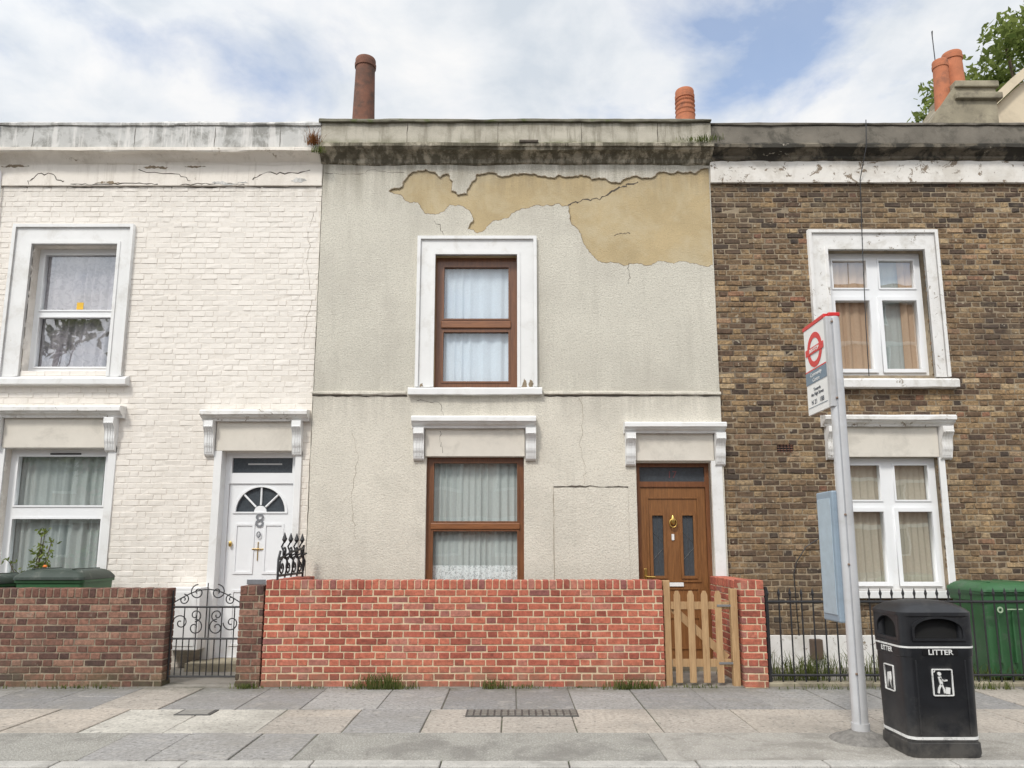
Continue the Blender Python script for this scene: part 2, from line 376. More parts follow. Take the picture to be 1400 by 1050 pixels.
def window(parent,x0,x1,z0,z1,y,panes,mat,gl,depth=.07):
    """frame slab with real openings, a slimmer sash bead round every pane, glass set back"""
    sheet('window_frame',rc(x0,x1,z0,z1),[rc(*p) for p in panes],y,y+depth,mat,parent)
    for p in panes:
        a,b,c,d=p
        sheet('glazing_bead',rc(a-.018,b+.018,c-.018,d+.018),[rc(a+.004,b-.004,c+.004,d-.004)],y-.012,y-.0015,mat,parent)
        yy=y+.03
        addmesh('glass',[(a-.005,yy,c-.005),(b+.005,yy,c-.005),(b+.005,yy,d+.005),(a-.005,yy,d+.005)],[(0,1,2,3)],gl,parent)
def architrave(parent,x0,x1,z0,z1,ix0,ix1,iz0,iz1,y,mat):
    def U(a0,a1,b0,b1,c0,c1,d1,ya,yb,nm):
        pts=[(a0,c0),(b0,c0),(b0,d1),(b1,d1),(b1,c0),(a1,c0),(a1,c1),(a0,c1)]
        sheet(nm,pts,[],ya,yb,mat,parent)
    U(x0,x1,ix0,ix1,z0,z1,iz1,y-.03,y+.02,'architrave')
    U(x0+.001,x1-.001,x0+.045,x1-.045,z0+.001,z1-.001,z1-.045,y-.06,y-.0301,'architrave_outer_mould')
    U(ix0-.04,ix1+.04,ix0+.001,ix1-.001,z0+.001,iz1+.04,iz1+.001,y-.042,y-.0301,'architrave_inner_mould')
def console(parent,x0,x1,z0,z1,y,mat):
    h=z1-z0; P=[(y,z1)]
    P+= [(y-.14,z1),(y-.145,z1-.06*h/.4)]
    for i in range(9):
        t=i/8; P.append((y-.15+.10*t+.022*math.sin(t*PI*1.6),z1-.07*h/.4-(h-.16*h/.4)*t))
    P+= [(y-.062,z0+.05),(y-.055,z0+.02),(y-.02,z0),(y,z0)]
    profx('console_bracket',P,x0,x1,mat,parent,bev=.006)
    w=(x1-x0)
    for k in (.25,.5,.75):
        Q=[(a-.008,b) for a,b in P[2:-3]]+[(a+.01,b) for a,b in P[2:-3]][::-1]
        profx('console_rib',Q,x0+w*k-.008,x0+w*k+.008,mat,parent)
def hood(parent,x0,x1,z0,z1,y,mat,proj=.17,wob=.004):
    h=z1-z0
    P=[(y,z0),(y-proj*.45,z0),(y-proj*.5,z0+h*.2),(y-proj*.78,z0+h*.35),(y-proj*.86,z0+h*.5),(y-proj,z0+h*.55),(y-proj,z0+h*.86),(y-proj*.9,z0+h),(y,z0+h*1.12)]
    profx('hood_cornice',P,x0,x1,mat,parent,nseg=24,wob=wob)
# ================================================================== CENTRE HOUSE
XL,XR=-2.63,2.745
hc=group('terraced_house')
Wcu=(-1.04,.07,3.58,5.42); Wcl=(-1.11,.155,.95,2.65); Dc=(1.61,2.575,.06,2.58)
YC=9.58
PR=[(-1.70,6.36),(-1.52,6.42),(-1.43,6.60),(-1.30,6.66),(-1.10,6.64),(-1.0,6.56),(-.88,6.61),(-.82,6.50),(-.84,6.36),(-.74,6.30),(-.62,6.32),(-.58,6.45),(-.50,6.60),(-.30,6.63),(-.05,6.58),(.2,6.62),(.45,6.58),(.65,6.60),(.85,6.57),(.95,6.60),(1.1,6.53),(1.3,6.54),(1.5,6.48),(1.7,6.58),(2.0,6.60),(2.3,6.65),(2.735,6.70),(2.735,5.29),(2.5,5.305),(2.2,5.30),(1.95,5.315),(1.7,5.31),(1.45,5.315),(1.24,5.32),(1.12,5.40),(1.02,5.52),(.95,5.68),(.86,5.84),(.80,6.0),(.78,6.14),(.62,6.17),(.5,6.15),(.25,6.12),(.05,6.06),(-.05,5.96),(-.15,5.93),(-.3,5.88),(-.38,5.78),(-.48,5.74),(-.60,5.80),(-.53,5.95),(-.60,6.08),(-.74,6.15),(-.86,6.16),(-.93,6.06),(-1.02,6.02),(-1.18,6.02),(-1.26,6.14),(-1.35,6.20),(-1.48,6.22),(-1.58,6.31)]
patch=rough_poly(PR,4,.17,5)
patch=[(min(x,2.735),z) for x,z in patch]
sheet('upper_render',rc(XL,XR,3.50,6.80),[rc(*Wcu),patch],YC,YC+.018,stucco,hc)
sheet('front_wall_upper',rc(XL+.002,XR-.002,3.50,7.0),[rc(*Wcu)],YC+.0185,YC+.20,patchm,hc)
sheet('lower_render',rc(XL,XR,.0,3.499),[rc(*Wcl),rc(Dc[0],Dc[1],Dc[2],Dc[3])],YC-.022,YC+.20,stucco_low,hc)
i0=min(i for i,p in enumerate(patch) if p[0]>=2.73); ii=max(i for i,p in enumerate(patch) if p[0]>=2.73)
crack('broken_edge_shadow',patch[:i0],YC-.0008,.013,edgem,hc,71,1,0)  # shadow of the broken render edge, painted as a dark ribbon round the patch
crack('broken_edge_shadow',patch[ii:]+[patch[0]],YC-.0008,.009,edgem,hc,72,1,0)
profx('string_course',[(YC,3.475),(YC-.032,3.475),(YC-.05,3.487),(YC-.045,3.512),(YC,3.53)],XL-.005,-1.40,stucco_low,hc,nseg=20,wob=.016)
profx('string_course',[(YC,3.475),(YC-.032,3.475),(YC-.05,3.487),(YC-.045,3.512),(YC,3.53)],.42,XR+.005,stucco_low,hc,nseg=24,wob=.016)
crack('string_course_shadow',[(XL,3.464),(-2.0,3.468),(-1.38,3.462)],YC-.0245,.028,crack_shade_m,hc,1,8,.006)  # shadow line below the ledge, painted as a dark strip
crack('string_course_shadow',[(.42,3.462),(1.1,3.468),(1.9,3.466),(XR,3.47)],YC-.0245,.028,crack_shade_m,hc,2,8,.006)
profx('cornice',[(YC+.1,6.74),(YC,6.74),(YC-.03,6.76),(YC-.045,6.80),(YC-.10,6.85),(YC-.17,6.88),(YC-.19,6.905),(YC-.21,6.91),(YC-.21,6.955),(YC-.18,6.975),(YC+.1,6.98)],XL-.02,XR+.02,corn_c,hc,nseg=120,wob=.018)
box('parapet_wall',XL,XR,YC-.16,YC+.16,6.97,7.28,para_c,hc,.008)
profx('coping',[(YC-.2,7.281),(YC-.2,7.31),(YC-.17,7.335),(YC+.2,7.35),(YC+.2,7.281)],XL-.03,XR+.0,cap_c,hc,nseg=90,wob=.026)
for x in (-1.45,-.2,.95,2.0):
    crack('parapet_joint',[(x,6.98),(x+.01,7.28)],YC-.1625,.010,crack_shade_m,hc,int(x*7)+30,4,.006)
box('slipped_slate',.1,.36,YC-.235,YC-.1,6.955,6.985,crack_shade_m,hc,.003)
crack('wall_crack',[(.78,6.17),(.95,6.22),(1.2,6.25),(1.45,6.40),(1.6,6.46),(1.75,6.5)],YC+.0165,.022,crack_shade_m,hc,4,6,.02)
crack('wall_crack',[(1.4,5.7),(1.5,5.75),(1.62,5.74)],YC+.0165,.012,crack_shade_m,hc,5)
crack('wall_crack',[(-2.6,6.62),(-2.2,6.6),(-1.9,6.66),(-1.5,6.63)],YC-.0015,.006,crack_shade_m,hc,61,6,.02)
crack('wall_crack',[(1.58,5.30),(1.6,5.12),(1.57,5.02)],YC-.0015,.007,crack_shade_m,hc,6)
crack('wall_crack',[(-.93,3.0),(-.92,2.86),(-.9,2.7)],YC-.0535,.006,crack_shade_m,hc,7)
crack('wall_crack',[(-1.06,5.9),(-.98,5.86),(-.94,5.72)],YC-.0015,.008,crack_shade_m,hc,8)
crack('wall_crack',[(-1.25,3.4),(-.95,3.38),(-.9,3.2)],YC-.0235,.006,crack_shade_m,hc,9)
crack('wall_crack',[(.9,3.44),(.93,3.1),(.88,2.8),(.95,2.5),(.93,2.3)],YC-.0235,.004,edgem,hc,91,6,.02)
crack('wall_crack',[(-2.1,3.0),(-2.0,2.6),(-2.08,2.1),(-2.0,1.6)],YC-.0235,.004,edgem,hc,92,6,.02)
crack('party_joint',[(XL+.006,.2),(XL+.006,2),(XL+.006,3.46)],YC-.0235,.009,crack_shade_m,hc,62,14,.004)
crack('party_joint',[(XL+.006,3.54),(XL+.006,5),(XL+.006,6.74)],YC-.0015,.010,crack_shade_m,hc,63,14,.004)
box('panel_patch',.54,1.50,YC-.029,YC-.021,.4,2.25,stucco_low,hc,.004)
crack('panel_edge',[(.54,2.262),(1.0,2.27),(1.5,2.258)],YC-.0305,.018,crack_shade_m,hc,11,8,.008)
crack('panel_edge',[(.535,2.26),(.54,1.6),(.53,.4)],YC-.0305,.008,edgem,hc,12,8,.006)
architrave(hc,-1.285,.335,3.58,5.68,Wcu[0],Wcu[1],3.58,5.42,YC,trim)
profx('window_sill',[(YC+.1,3.47),(YC-.10,3.47),(YC-.10,3.545),(YC-.09,3.56),(YC+.1,3.578)],-1.365,.395,trim,hc,nseg=40,wob=.008)
sheet('paint_loss',rough_poly([(.125,3.585),(.20,3.585),(.19,3.64),(.16,3.70),(.145,3.64)],3,.2,3),[],YC-.0335,YC-.029,edgem,hc)
sheet('paint_loss',rough_poly([(.225,3.585),(.275,3.585),(.27,3.66),(.24,3.68)],3,.2,4),[],YC-.0335,YC-.029,edgem,hc)
sheet('paint_loss',rough_poly([(-1.22,3.585),(-1.17,3.585),(-1.18,3.63),(-1.21,3.62)],3,.2,6),[],YC-.0335,YC-.029,edgem,hc)
window(hc,-1.04,.07,3.58,5.42,YC+.10,[(-.93,-.045,4.55,5.29),(-.93,-.045,3.68,4.37)],brownf,glass)
box('transom_rail',-.96,-.015,YC+.075,YC+.099,4.42,4.52,brownh,hc,.008)
curtain('curtain',-1.02,.05,3.6,5.4,YC+.185,net,hc,.15,.020,1)
hood(hc,-1.30,.31,3.02,3.17,YC-.022,trim)
box('lintel_panel',-1.13,.165,YC-.052,YC-.021,2.655,3.018,sofftrim,hc)
console(hc,-1.275,-1.14,2.60,3.018,YC-.022,trim); console(hc,.175,.31,2.60,3.018,YC-.022,trim)
window(hc,-1.11,.155,.95,2.65,YC+.05,[(-1.02,.07,1.82,2.58),(-1.02,.07,1.05,1.70)],brownf,glass)
box('transom_rail',-1.05,.10,YC+.025,YC+.049,1.72,1.80,brownh,hc,.008)
box('window_sill',-1.2,.25,YC-.12,YC+.2,.86,.948,trim,hc)
curtain('curtain',-1.08,.13,1.78,2.63,YC+.15,net2,hc,.09,.020,2)
curtain('curtain',-1.08,.13,1.24,1.79,YC+.145,net2,hc,.08,.016,3)
curtain('lace_hem',-1.08,.13,1.0,1.26,YC+.125,lace,hc,.08,.012,3)
hood(hc,1.455,2.765,2.955,3.09,YC-.022,trim)
box('lintel_panel',1.60,2.62,YC-.05,YC-.021,2.60,2.953,sofftrim,hc)
console(hc,1.47,1.595,2.53,2.953,YC-.022,trim); console(hc,2.63,2.755,2.53,2.953,YC-.022,trim)
box('door_pilaster',2.58,2.72,YC-.05,YC-.021,.06,2.598,trim,hc)
box('cream_strip',2.722,2.744,YC-.035,YC-.021,.06,2.598,stucco_low,hc)
yd=YC+.08
sheet('door_frame',rc(1.61,2.575,.06,2.58),[rc(1.67,2.52,2.34,2.53),rc(1.67,2.52,.10,2.27)],yd,yd+.08,brownf,hc)
addmesh('fanlight',[(1.66,yd+.03,2.33),(2.53,yd+.03,2.33),(2.53,yd+.03,2.54),(1.66,yd+.03,2.54)],[(0,1,2,3)],glass_dark,hc)
text('17',.13,(2.1,yd+.028,2.43),pm('etched_red',(.16,.05,.05),.5),hc)
lp=[(1.82,1.96,1.13,1.90),(2.21,2.35,1.13,1.90)]
lead=pm('lead_came',(.2,.2,.2),.4,metal=.8)
sheet('door_leaf',rc(1.672,2.518,.10,2.268),[rc(*p) for p in lp],yd+.02,yd+.07,oakdoor,hc)
for a,b,c,d in lp:
    sheet('door_moulding',rc(a-.035,b+.035,c-.035,d+.035),[rc(a,b,c,d)],yd+.004,yd+.019,oakdoor,hc)
    box('door_glass',a,b,yd+.035,yd+.045,c,d,glass_dark,hc,0)
    tubes('leading',[[(a+.07,yd+.03,c),(a+.07,yd+.03,d)],[(a,yd+.03,c+.2),(b,yd+.03,c+.35)],[(a,yd+.03,d-.2),(b,yd+.03,d-.35)]],.0022,lead,hc)
for a,b,c,d in ((1.78,2.40,.22,.62),(1.78,2.40,.72,.98),(1.75,2.43,1.05,2.14)):
    sheet('door_panel_mould',rc(a,b,c,d),[rc(a+.022,b-.022,c+.022,d-.022)],yd+.006,yd+.019,oakdoor,hc)
box('letterbox',1.98,2.20,yd+.001,yd+.0175,.995,1.045,trim,hc)
cyl('door_knocker',2.085,yd-.005,[(1.78,.02),(1.80,.03),(1.86,.028),(1.90,.012)],brass,hc)
tubes('knocker_ring',[[(2.085+.045*math.cos(t*PI/8),yd-.02,1.80+.055*math.sin(t*PI/8)) for t in range(16)]],.008,brass,hc,cyc=True)
box('door_plate',1.70,1.735,yd+.005,yd+.019,1.0,1.22,brass,hc); tubes('door_handle',[[(1.717,yd-.03,1.12),(1.83,yd-.035,1.115)]],.011,brass,hc)
tubes('handle_stem',[[(1.717,yd+.005,1.12),(1.717,yd-.03,1.12)]],.011,brass,hc)
box('doorbell',2.065,2.10,yd+.005,yd+.019,1.58,1.66,trim,hc)
box('door_step',1.55,2.62,YC-.30,YC+.09,0,.095,stackm,hc,.01)
box('party_wall',XL-.1,XL+.1,YC+.21,18,0,7.0,stock_mor,hc); box('party_wall',XR-.1,XR+.1,YC+.21,18,0,7.0,stock_mor,hc)
box('floor_slab',XL+.1,XR-.1,YC+.21,17.8,3.1,3.35,dark,hc); box('back_wall',XL,XR,18.002,18.2,0,7,stock_mor,hc)
profx('roof',[(YC+.21,6.75),(YC+.21,6.95),(14,6.2),(18.2,7.1),(18.2,6.9),(14,6.0)],XL+.1,XR-.1,slate,hc)
def pot(px,py,z0,z1,r0,r1,mat,parent,louv=False,lean=(0,0)):
    h=z1-z0
    cyl('chimney_pot',px,py,[(z0,r0*1.1),(z0+.06,r0*1.1),(z0+.07,r0),(z1-.16,r1),(z1-.15,r1*1.10),(z1-.09,r1*1.12),(z1-.08,r1*1.04),(z1-.02,r1*1.07),(z1,r1*1.02),(z1,r1*.8),(z1-.25,r1*.75)],mat,parent,lean=lean)
    if louv:
        for k in range(4): cyl('pot_louvre',px,py,[(z1-.46+k*.08,r1*1.03),(z1-.44+k*.08,r1*1.14),(z1-.43+k*.08,r1*1.14),(z1-.42+k*.08,r1*1.02)],mat,parent)
box('chimney_stack',-2.72,-2.02,10.7,11.5,6.0,7.9,stackm,hc); box('chimney_stack',2.35,3.15,10.7,11.5,6.0,7.9,stackm,hc)
pot(-2.40,11,7.9,9.36,.185,.155,pot_dk,hc,lean=(.005,0)); pot(2.80,11,7.9,8.80,.165,.14,tile_r,hc,True)
# ================================================================== LEFT HOUSE
hl=group('terraced_house'); LX0,LX1=-9.2,XL-.002
YL=9.60
Wlu=(-6.55,-5.38,3.80,5.58); Wll=(-6.62,-5.27,.95,2.77); Dl=(-3.80,-2.80,.08,2.73)
holes=[Wlu,Wll,Dl]
bricks('front_brickwork',LX0,LX1,.0,6.43,YL,YL+.05,white_br,hl,holes=holes,seed=11,ch=.0035,jit=.0032,joint=.008,djit=.0022)
sheet('front_wall',rc(LX0,LX1,0,6.5),[rc(*h) for h in holes],YL+.0036,YL+.24,white_mor,hl)
box('frieze_band',LX0,LX1,YL-.03,YL+.1,6.431,6.75,white_l,hl,.006)
crack('frieze_crack',[(LX0,6.425),(-7,6.43),(-6,6.42),(-5,6.43),(-4,6.42),(LX1,6.43)],YL-.0025,.024,crack_shade_m,hl,21,14,.008)
crack('wall_crack',[(-6.7,6.46),(-6.62,6.58),(-6.4,6.62),(-6.3,6.5),(-6.2,6.5)],YL-.0315,.016,crack_shade_m,hl,22)
crack('wall_crack',[(-6.1,6.46),(-5.7,6.44),(-5.3,6.47),(-4.9,6.45)],YL-.0315,.016,crack_shade_m,hl,28,8,.01)
crack('wall_crack',[(-5.2,6.65),(-4.6,6.6),(-4.45,6.5)],YL-.0315,.012,crack_shade_m,hl,23)
crack('wall_crack',[(-3.6,6.5),(-3.4,6.62),(-3.1,6.6),(-2.8,6.66)],YL-.0315,.016,crack_shade_m,hl,24)
crack('wall_crack',[(-4.6,6.44),(-4.2,6.46),(-3.7,6.45)],YL-.0315,.014,crack_shade_m,hl,26,8,.012)
for x in (-6.6,-5.2,-4.1,-3.2): crack('parapet_joint',[(x,6.92),(x+.01,7.24)],YL-.1725,.008,crack_shade_m,hl,int(x*9)+90,4,.006)
for q,sd in (((-4.95,6.70,.35,.03),41),((-3.9,6.47,.5,.03),42),((-6.9,6.72,.4,.025),43),((-2.95,6.5,.22,.05),44),((-5.6,6.47,.35,.025),45),((-4.4,6.71,.3,.02),47)):
    cx,cz,hw,hh=q; sheet('peeled_paint',rough_poly([(cx-hw/2,cz),(cx-hw/5,cz+hh),(cx+hw/4,cz+hh*.6),(cx+hw/2,cz),(cx+hw/6,cz-hh*.5),(cx-hw/4,cz-hh*.6)],4,.2,sd),[],YL-.033,YL-.0295,edgem if sd%2 else para_l,hl)
crack('wall_crack',[(-2.75,6.1),(-2.8,5.4),(-2.72,4.8),(-2.78,4.1)],YL-.0025,.004,edgem,hl,29,8,.03)
profx('cornice',[(YL+.1,6.74),(YL-.03,6.74),(YL-.05,6.76),(YL-.10,6.80),(YL-.15,6.83),(YL-.20,6.845),(YL-.22,6.85),(YL-.22,6.895),(YL-.19,6.91),(YL+.1,6.93)],LX0,LX1-.02,white_l,hl,nseg=90,wob=.014)
box('parapet_wall',LX0,LX1,YL-.17,YL+.16,6.905,7.24,para_l,hl,.01)
profx('coping',[(YL-.19,7.241),(YL-.195,7.27),(YL-.16,7.30),(YL+.2,7.31),(YL+.2,7.241)],LX0,LX1,para_l,hl,nseg=90,wob=.022)
architrave(hl,-6.82,-5.17,3.73,5.86,Wlu[0],Wlu[1],3.80,5.58,YL,trim)
profx('window_sill',[(YL+.16,3.61),(YL-.11,3.61),(YL-.11,3.68),(YL-.09,3.70),(YL+.16,3.80)],-6.92,-5.08,trim,hl,nseg=20,wob=.005)
yy=YL+.16
window(hl,-6.55,-5.38,3.80,5.58,yy,[(-6.47,-5.47,4.70,5.50),(-6.47,-5.47,3.90,4.60)],upvc,glass_hi)
curtain('curtain',-6.54,-5.39,4.62,5.56,yy+.09,net_dk,hl,.16,.036,5); curtain('curtain',-6.54,-5.39,3.82,4.66,yy+.12,net_dk,hl,.16,.036,6)
ys=pm('yellow_sticker',(.75,.45,.03),.5); sheet('window_sticker',rc(-5.99,-5.90,4.72,4.82),[],yy+.024,yy+.029,ys,hl)
hood(hl,-6.95,-5.09,3.165,3.31,YL,trim_flake); box('lintel_panel',-6.66,-5.31,YL-.03,YL+.001,2.775,3.163,sofftrim,hl)
console(hl,-5.30,-5.17,2.72,3.163,YL,trim); console(hl,-6.80,-6.67,2.72,3.163,YL,trim)
sheet('window_surround',rc(-6.78,-5.17,.95,2.80),[rc(-6.62,-5.27,.951,2.77)],YL-.02,YL+.006,trim,hl)
window(hl,-6.62,-5.27,.95,2.77,YL+.12,[(-6.52,-5.36,2.03,2.68),(-6.52,-5.36,1.05,1.86)],upvc,glass_hi)
box('trickle_vent',-6.1,-5.7,YL+.10,YL+.1195,2.70,2.72,dark,hl,.001)
box('window_sill',-6.8,-5.1,YL-.1,YL+.2,.86,.948,trim,hl)
curtain('curtain',-6.6,-5.29,1.0,2.74,YL+.225,net2,hl,.12,.032,7)
hood(hl,-4.05,-2.66,3.12,3.26,YL,trim_flake); box('lintel_panel',-3.87,-2.87,YL-.03,YL+.001,2.735,3.118,sofftrim,hl)
console(hl,-4.0,-3.88,2.66,3.118,YL,trim); console(hl,-2.86,-2.74,2.66,3.118,YL,trim)
box('door_jamb',-3.88,-3.78,YL-.03,YL+.2,.08,2.733,trim,hl); box('door_jamb',-2.82,-2.74,YL-.03,YL+.2,.08,2.733,trim,hl)
yd=YL+.13
sheet('door_frame',rc(-3.78,-2.82,.08,2.733),[rc(-3.70,-2.90,2.46,2.66),rc(-3.72,-2.88,.12,2.32)],yd,yd+.08,upvc,hl)
addmesh('fanlight',[(-3.71,yd+.04,2.45),(-2.89,yd+.04,2.45),(-2.89,yd+.04,2.67),(-3.71,yd+.04,2.67)],[(0,1,2,3)],glass_dark,hl)
box('fanlight_sign',-3.50,-3.05,yd+.034,yd+.038,2.57,2.59,pm('lettering_white',(.45,.45,.45),.5),hl,0)
fan=circ(-3.30,1.95,.325,30,0,180)
sheet('door_leaf',rc(-3.718,-2.882,.12,2.318),[fan],yd+.02,yd+.07,upvc,hl)
sheet('fan_moulding',circ(-3.30,1.93,.36,30,0,180),[circ(-3.30,1.951,.322,30,0,180)],yd+.006,yd+.0195,upvc,hl)
sheet('fan_glass',circ(-3.30,1.945,.33,24,0,180),[],yd+.045,yd+.05,glass_dark,hl)
for a in (45,90,135):
    ca,sa=math.cos(math.radians(a)),math.sin(math.radians(a))
    tubes('fan_bar',[[(-3.30+.09*ca,yd+.03,1.95+.09*sa),(-3.30+.33*ca,yd+.03,1.95+.33*sa)]],.014,upvc,hl)
sheet('fan_hub',circ(-3.30,1.95,.08,20,0,180),[],yd+.012,yd+.04,upvc,hl)
for a,b in ((-3.62,-3.36),(-3.24,-2.98)):
    for c,d in ((1.15,1.80),(.25,.95)):
        sheet('door_panel_mould',rc(a,b,c,d),[rc(a+.03,b-.03,c+.03,d-.03)],yd+.008,yd+.0195,upvc,hl)
grey=pm('grey_metal',(.20,.205,.22),.5,.1,10,metal=.2)
text('8',.25,(-3.30,yd+.004,1.83),grey,hl,bold=0); tubes('door_knocker',[[(-3.30+.022*math.cos(t*PI/8),yd-.005,1.655+.035*math.sin(t*PI/8)) for t in range(16)]],.007,grey,hl,cyc=True)
box('palm_cross',-3.31,-3.30,yd+.008,yd+.018,1.32,1.56,brass,hl,.001); box('palm_cross_arm',-3.38,-3.23,yd+.003,yd+.0079,1.46,1.475,brass,hl,.001)
box('letterbox',-3.42,-3.18,yd+.001,yd+.0075,1.02,1.08,grey,hl,.002); cyl('door_knob',-3.66,yd-.01,[(1.5,.012),(1.52,.022),(1.55,.022),(1.57,.012)],brass,hl)
box('door_step',-3.95,-2.72,YL-.35,YL+.12,0,.11,stackm,hl,.01)
box('party_wall',LX0,LX0+.2,YL+.25,18,0,7,stock_mor,hl); box('back_wall',LX0,LX1,18.002,18.2,0,7,stock_mor,hl)
box('floor_slab',LX0+.2,LX1-.12,YL+.25,17.8,3.1,3.35,dark,hl)
profx('roof',[(YL+.21,6.75),(YL+.21,6.95),(14,6.2),(18.2,7.1),(18.2,6.9),(14,6.0)],LX0,LX1-.1,slate,hl)
tubes('downpipe_cable',[[(-7.08,YL-.2,7.25),(-7.1,YL-.24,6.9),(-7.08,YL-.04,6.6),(-7.06,YL-.03,5.9),(-7.08,YL-.03,3.3)]],.014,trim,hl)
# ================================================================== RIGHT HOUSE
hr=group('terraced_house'); RX0,RX1=XR+.002,9.4
YR=9.60
Wru=(4.30,5.62,3.75,5.50); Wrl=(4.28,5.56,.95,2.65)
holes=[Wru,Wrl,(3.47,3.69,2.71,2.84)]
bricks('front_brickwork',RX0,RX1,.40,6.50,YR,YR+.05,stock,hr,holes=holes,seed=17,ch=.007,jit=.0045,joint=.012,djit=.005)
sheet('front_wall',rc(RX0,RX1,0,6.6),[rc(*h) for h in holes],YR+.008,YR+.24,stock_mor,hr)
box('plinth',RX0,RX1,YR-.03,YR+.006,0,.40,trim_flake,hr,.006)
box('vent_back',3.47,3.69,YR+.03,YR+.06,2.71,2.84,dark,hr,0)
V=[];F=[];B=[]
for i in range(5):
    for k in range(4): chbox(V,F,B,3.475+i*.043,3.475+i*.043+.03,YR+.004,YR+.028,2.715+k*.031,2.715+k*.031+.016,.002,(.5,.5,.5))
addmesh('air_brick',V,F,pot_dk,hr,bc=B)
profx('frieze_band',[(YR,6.47),(YR-.05,6.47),(YR-.055,6.80),(YR+.0,6.81)],RX0,RX1,band_r,hr,nseg=60,wob=.008)
profx('cornice',[(YR+.1,6.78),(YR-.06,6.78),(YR-.09,6.81),(YR-.09,6.84),(YR-.15,6.88),(YR-.19,6.90),(YR-.21,6.905),(YR-.21,6.95),(YR-.17,6.985),(YR+.1,6.99)],RX0+.02,RX1,corn_r,hr,nseg=120,wob=.022)
box('parapet_wall',RX0,RX1,YR-.16,YR+.16,6.98,7.25,para_r,hr,.012)
profx('coping',[(YR-.18,7.251),(YR-.185,7.275),(YR-.15,7.30),(YR+.2,7.31),(YR+.2,7.251)],RX0,RX1,para_r,hr,nseg=80,wob=.018)
architrave(hr,4.04,5.81,3.72,5.78,Wru[0],Wru[1],3.75,5.50,YR,trim_flake)
profx('window_sill',[(YR+.16,3.57),(YR-.11,3.57),(YR-.11,3.665),(YR-.09,3.685),(YR+.16,3.75)],3.99,5.88,trim_flake,hr,nseg=40,wob=.010)
window(hr,4.30,5.62,3.75,5.50,YR+.12,[(4.41,4.88,5.0,5.40),(5.05,5.53,5.0,5.40),(4.41,4.88,3.86,4.82),(5.05,5.53,3.86,4.82)],upvc,glass_hi)
for q in ((4.36,4.93,3.81,4.87),(5.0,5.57,3.81,4.87)): sheet('casement',rc(*q),[rc(q[0]+.05,q[1]-.05,q[2]+.05,q[3]-.05)],YR+.092,YR+.1185,upvc,hr)
curtain('curtain',4.31,4.97,3.8,5.48,YR+.215,beige,hr,.12,.024,8); curtain('curtain',5.36,5.61,3.8,5.48,YR+.215,beige,hr,.10,.024,9)
curtain('net',4.9,5.4,3.8,5.48,YR+.26,net2,hr,.09,.01,19)
hood(hr,4.06,5.76,3.05,3.19,YR,trim_flake,wob=.010); box('lintel_panel',4.24,5.57,YR-.03,YR+.001,2.655,3.048,sofftrim,hr)
console(hr,4.10,4.23,2.62,3.048,YR,trim_flake); console(hr,5.58,5.72,2.62,3.048,YR,trim_flake)
sheet('window_surround',rc(4.20,5.64,.95,2.654),[rc(4.28,5.56,.951,2.6535)],YR-.02,YR+.006,trim,hr)
window(hr,4.28,5.56,.95,2.65,YR+.09,[(4.38,4.83,2.10,2.56),(5.02,5.46,2.10,2.56),(4.38,4.83,1.05,1.95),(5.02,5.46,1.05,1.95)],upvc,glass_hi)
for q in ((4.33,4.88,1.0,2.0),(4.97,5.51,1.0,2.0)): sheet('casement',rc(*q),[rc(q[0]+.05,q[1]-.05,q[2]+.05,q[3]-.05)],YR+.062,YR+.0885,upvc,hr)
curtain('curtain',4.3,5.54,1.0,2.62,YR+.185,clothmat('cream_net',(.48,.44,.36)),hr,.10,.020,10)
box('window_sill',4.15,5.7,YR-.1,YR+.2,.86,.948,trim,hr)
tubes('aerial_cable',[[(4.87,YR-.22,7.3),(4.84,YR-.23,6.9),(4.8,YR-.07,6.5),(4.76,YR-.075,5.6),(4.72,YR-.075,4.4),(4.71,YR-.075,3.72)]],.006,blackm,hr)
tubes('loose_cable',[[(4.15,YR-.02,1.7),(3.95,YR-.06,1.62),(3.75,YR-.05,1.5),(3.62,YR-.03,1.3),(3.58,YR-.03,1.15),(3.6,YR-.03,.4)]],.007,blackm,hr)
box('meter_box',3.72,3.86,YR-.12,YR-.031,.12,.36,pm('meter_brown',(.10,.07,.05),.6),hr,.008)
box('party_wall',RX1-.2,RX1,YR+.25,18,0,7,stock_mor,hr); box('back_wall',RX0,RX1,18.002,18.2,0,7,stock_mor,hr)
box('floor_slab',RX0+.12,RX1-.2,YR+.25,17.8,3.1,3.35,dark,hr)
profx('roof',[(YR+.21,6.75),(YR+.21,6.95),(14,6.2),(18.2,7.1),(18.2,6.9),(14,6.0)],RX0+.1,RX1,slate,hr)
profy('chimney_stack',[(7.6,6.2),(7.6,9.0),(7.9,9.45),(8.35,10.08),(9.05,10.08),(9.05,6.2)],12.7,13.5,stackm,hr,.02)
box('stack_band',8.28,9.15,12.62,13.58,9.75,9.88,stackm,hr,.02); box('stack_cap',8.30,9.12,12.65,13.55,10.0,10.13,stackm,hr,.02)
pot(8.22,12.95,9.3,10.72,.16,.13,tile_r,hr,lean=(.01,0)); pot(8.56,13.1,10.1,10.98,.20,.17,tile_r,hr,lean=(.015,0))
tubes('tv_aerial',[[(8.2,13.0,9.6),(8.17,13.0,11.4)],[(8.17,13.0,11.3),(8.12,12.9,11.34)]],.009,iron,hr)
gb=group('neighbouring_building')
profy('gable_wall',[(8.9,0),(8.9,9.45),(10.2,10.65),(13,13),(16,11),(16,0)],13.8,20,creamg,gb,.02)
profy('gable_coping',[(8.8,9.38),(10.15,10.68),(13,13.12),(13,13.28),(10.1,10.84),(8.75,9.55)],13.65,14.2,creamg,gb,.01)
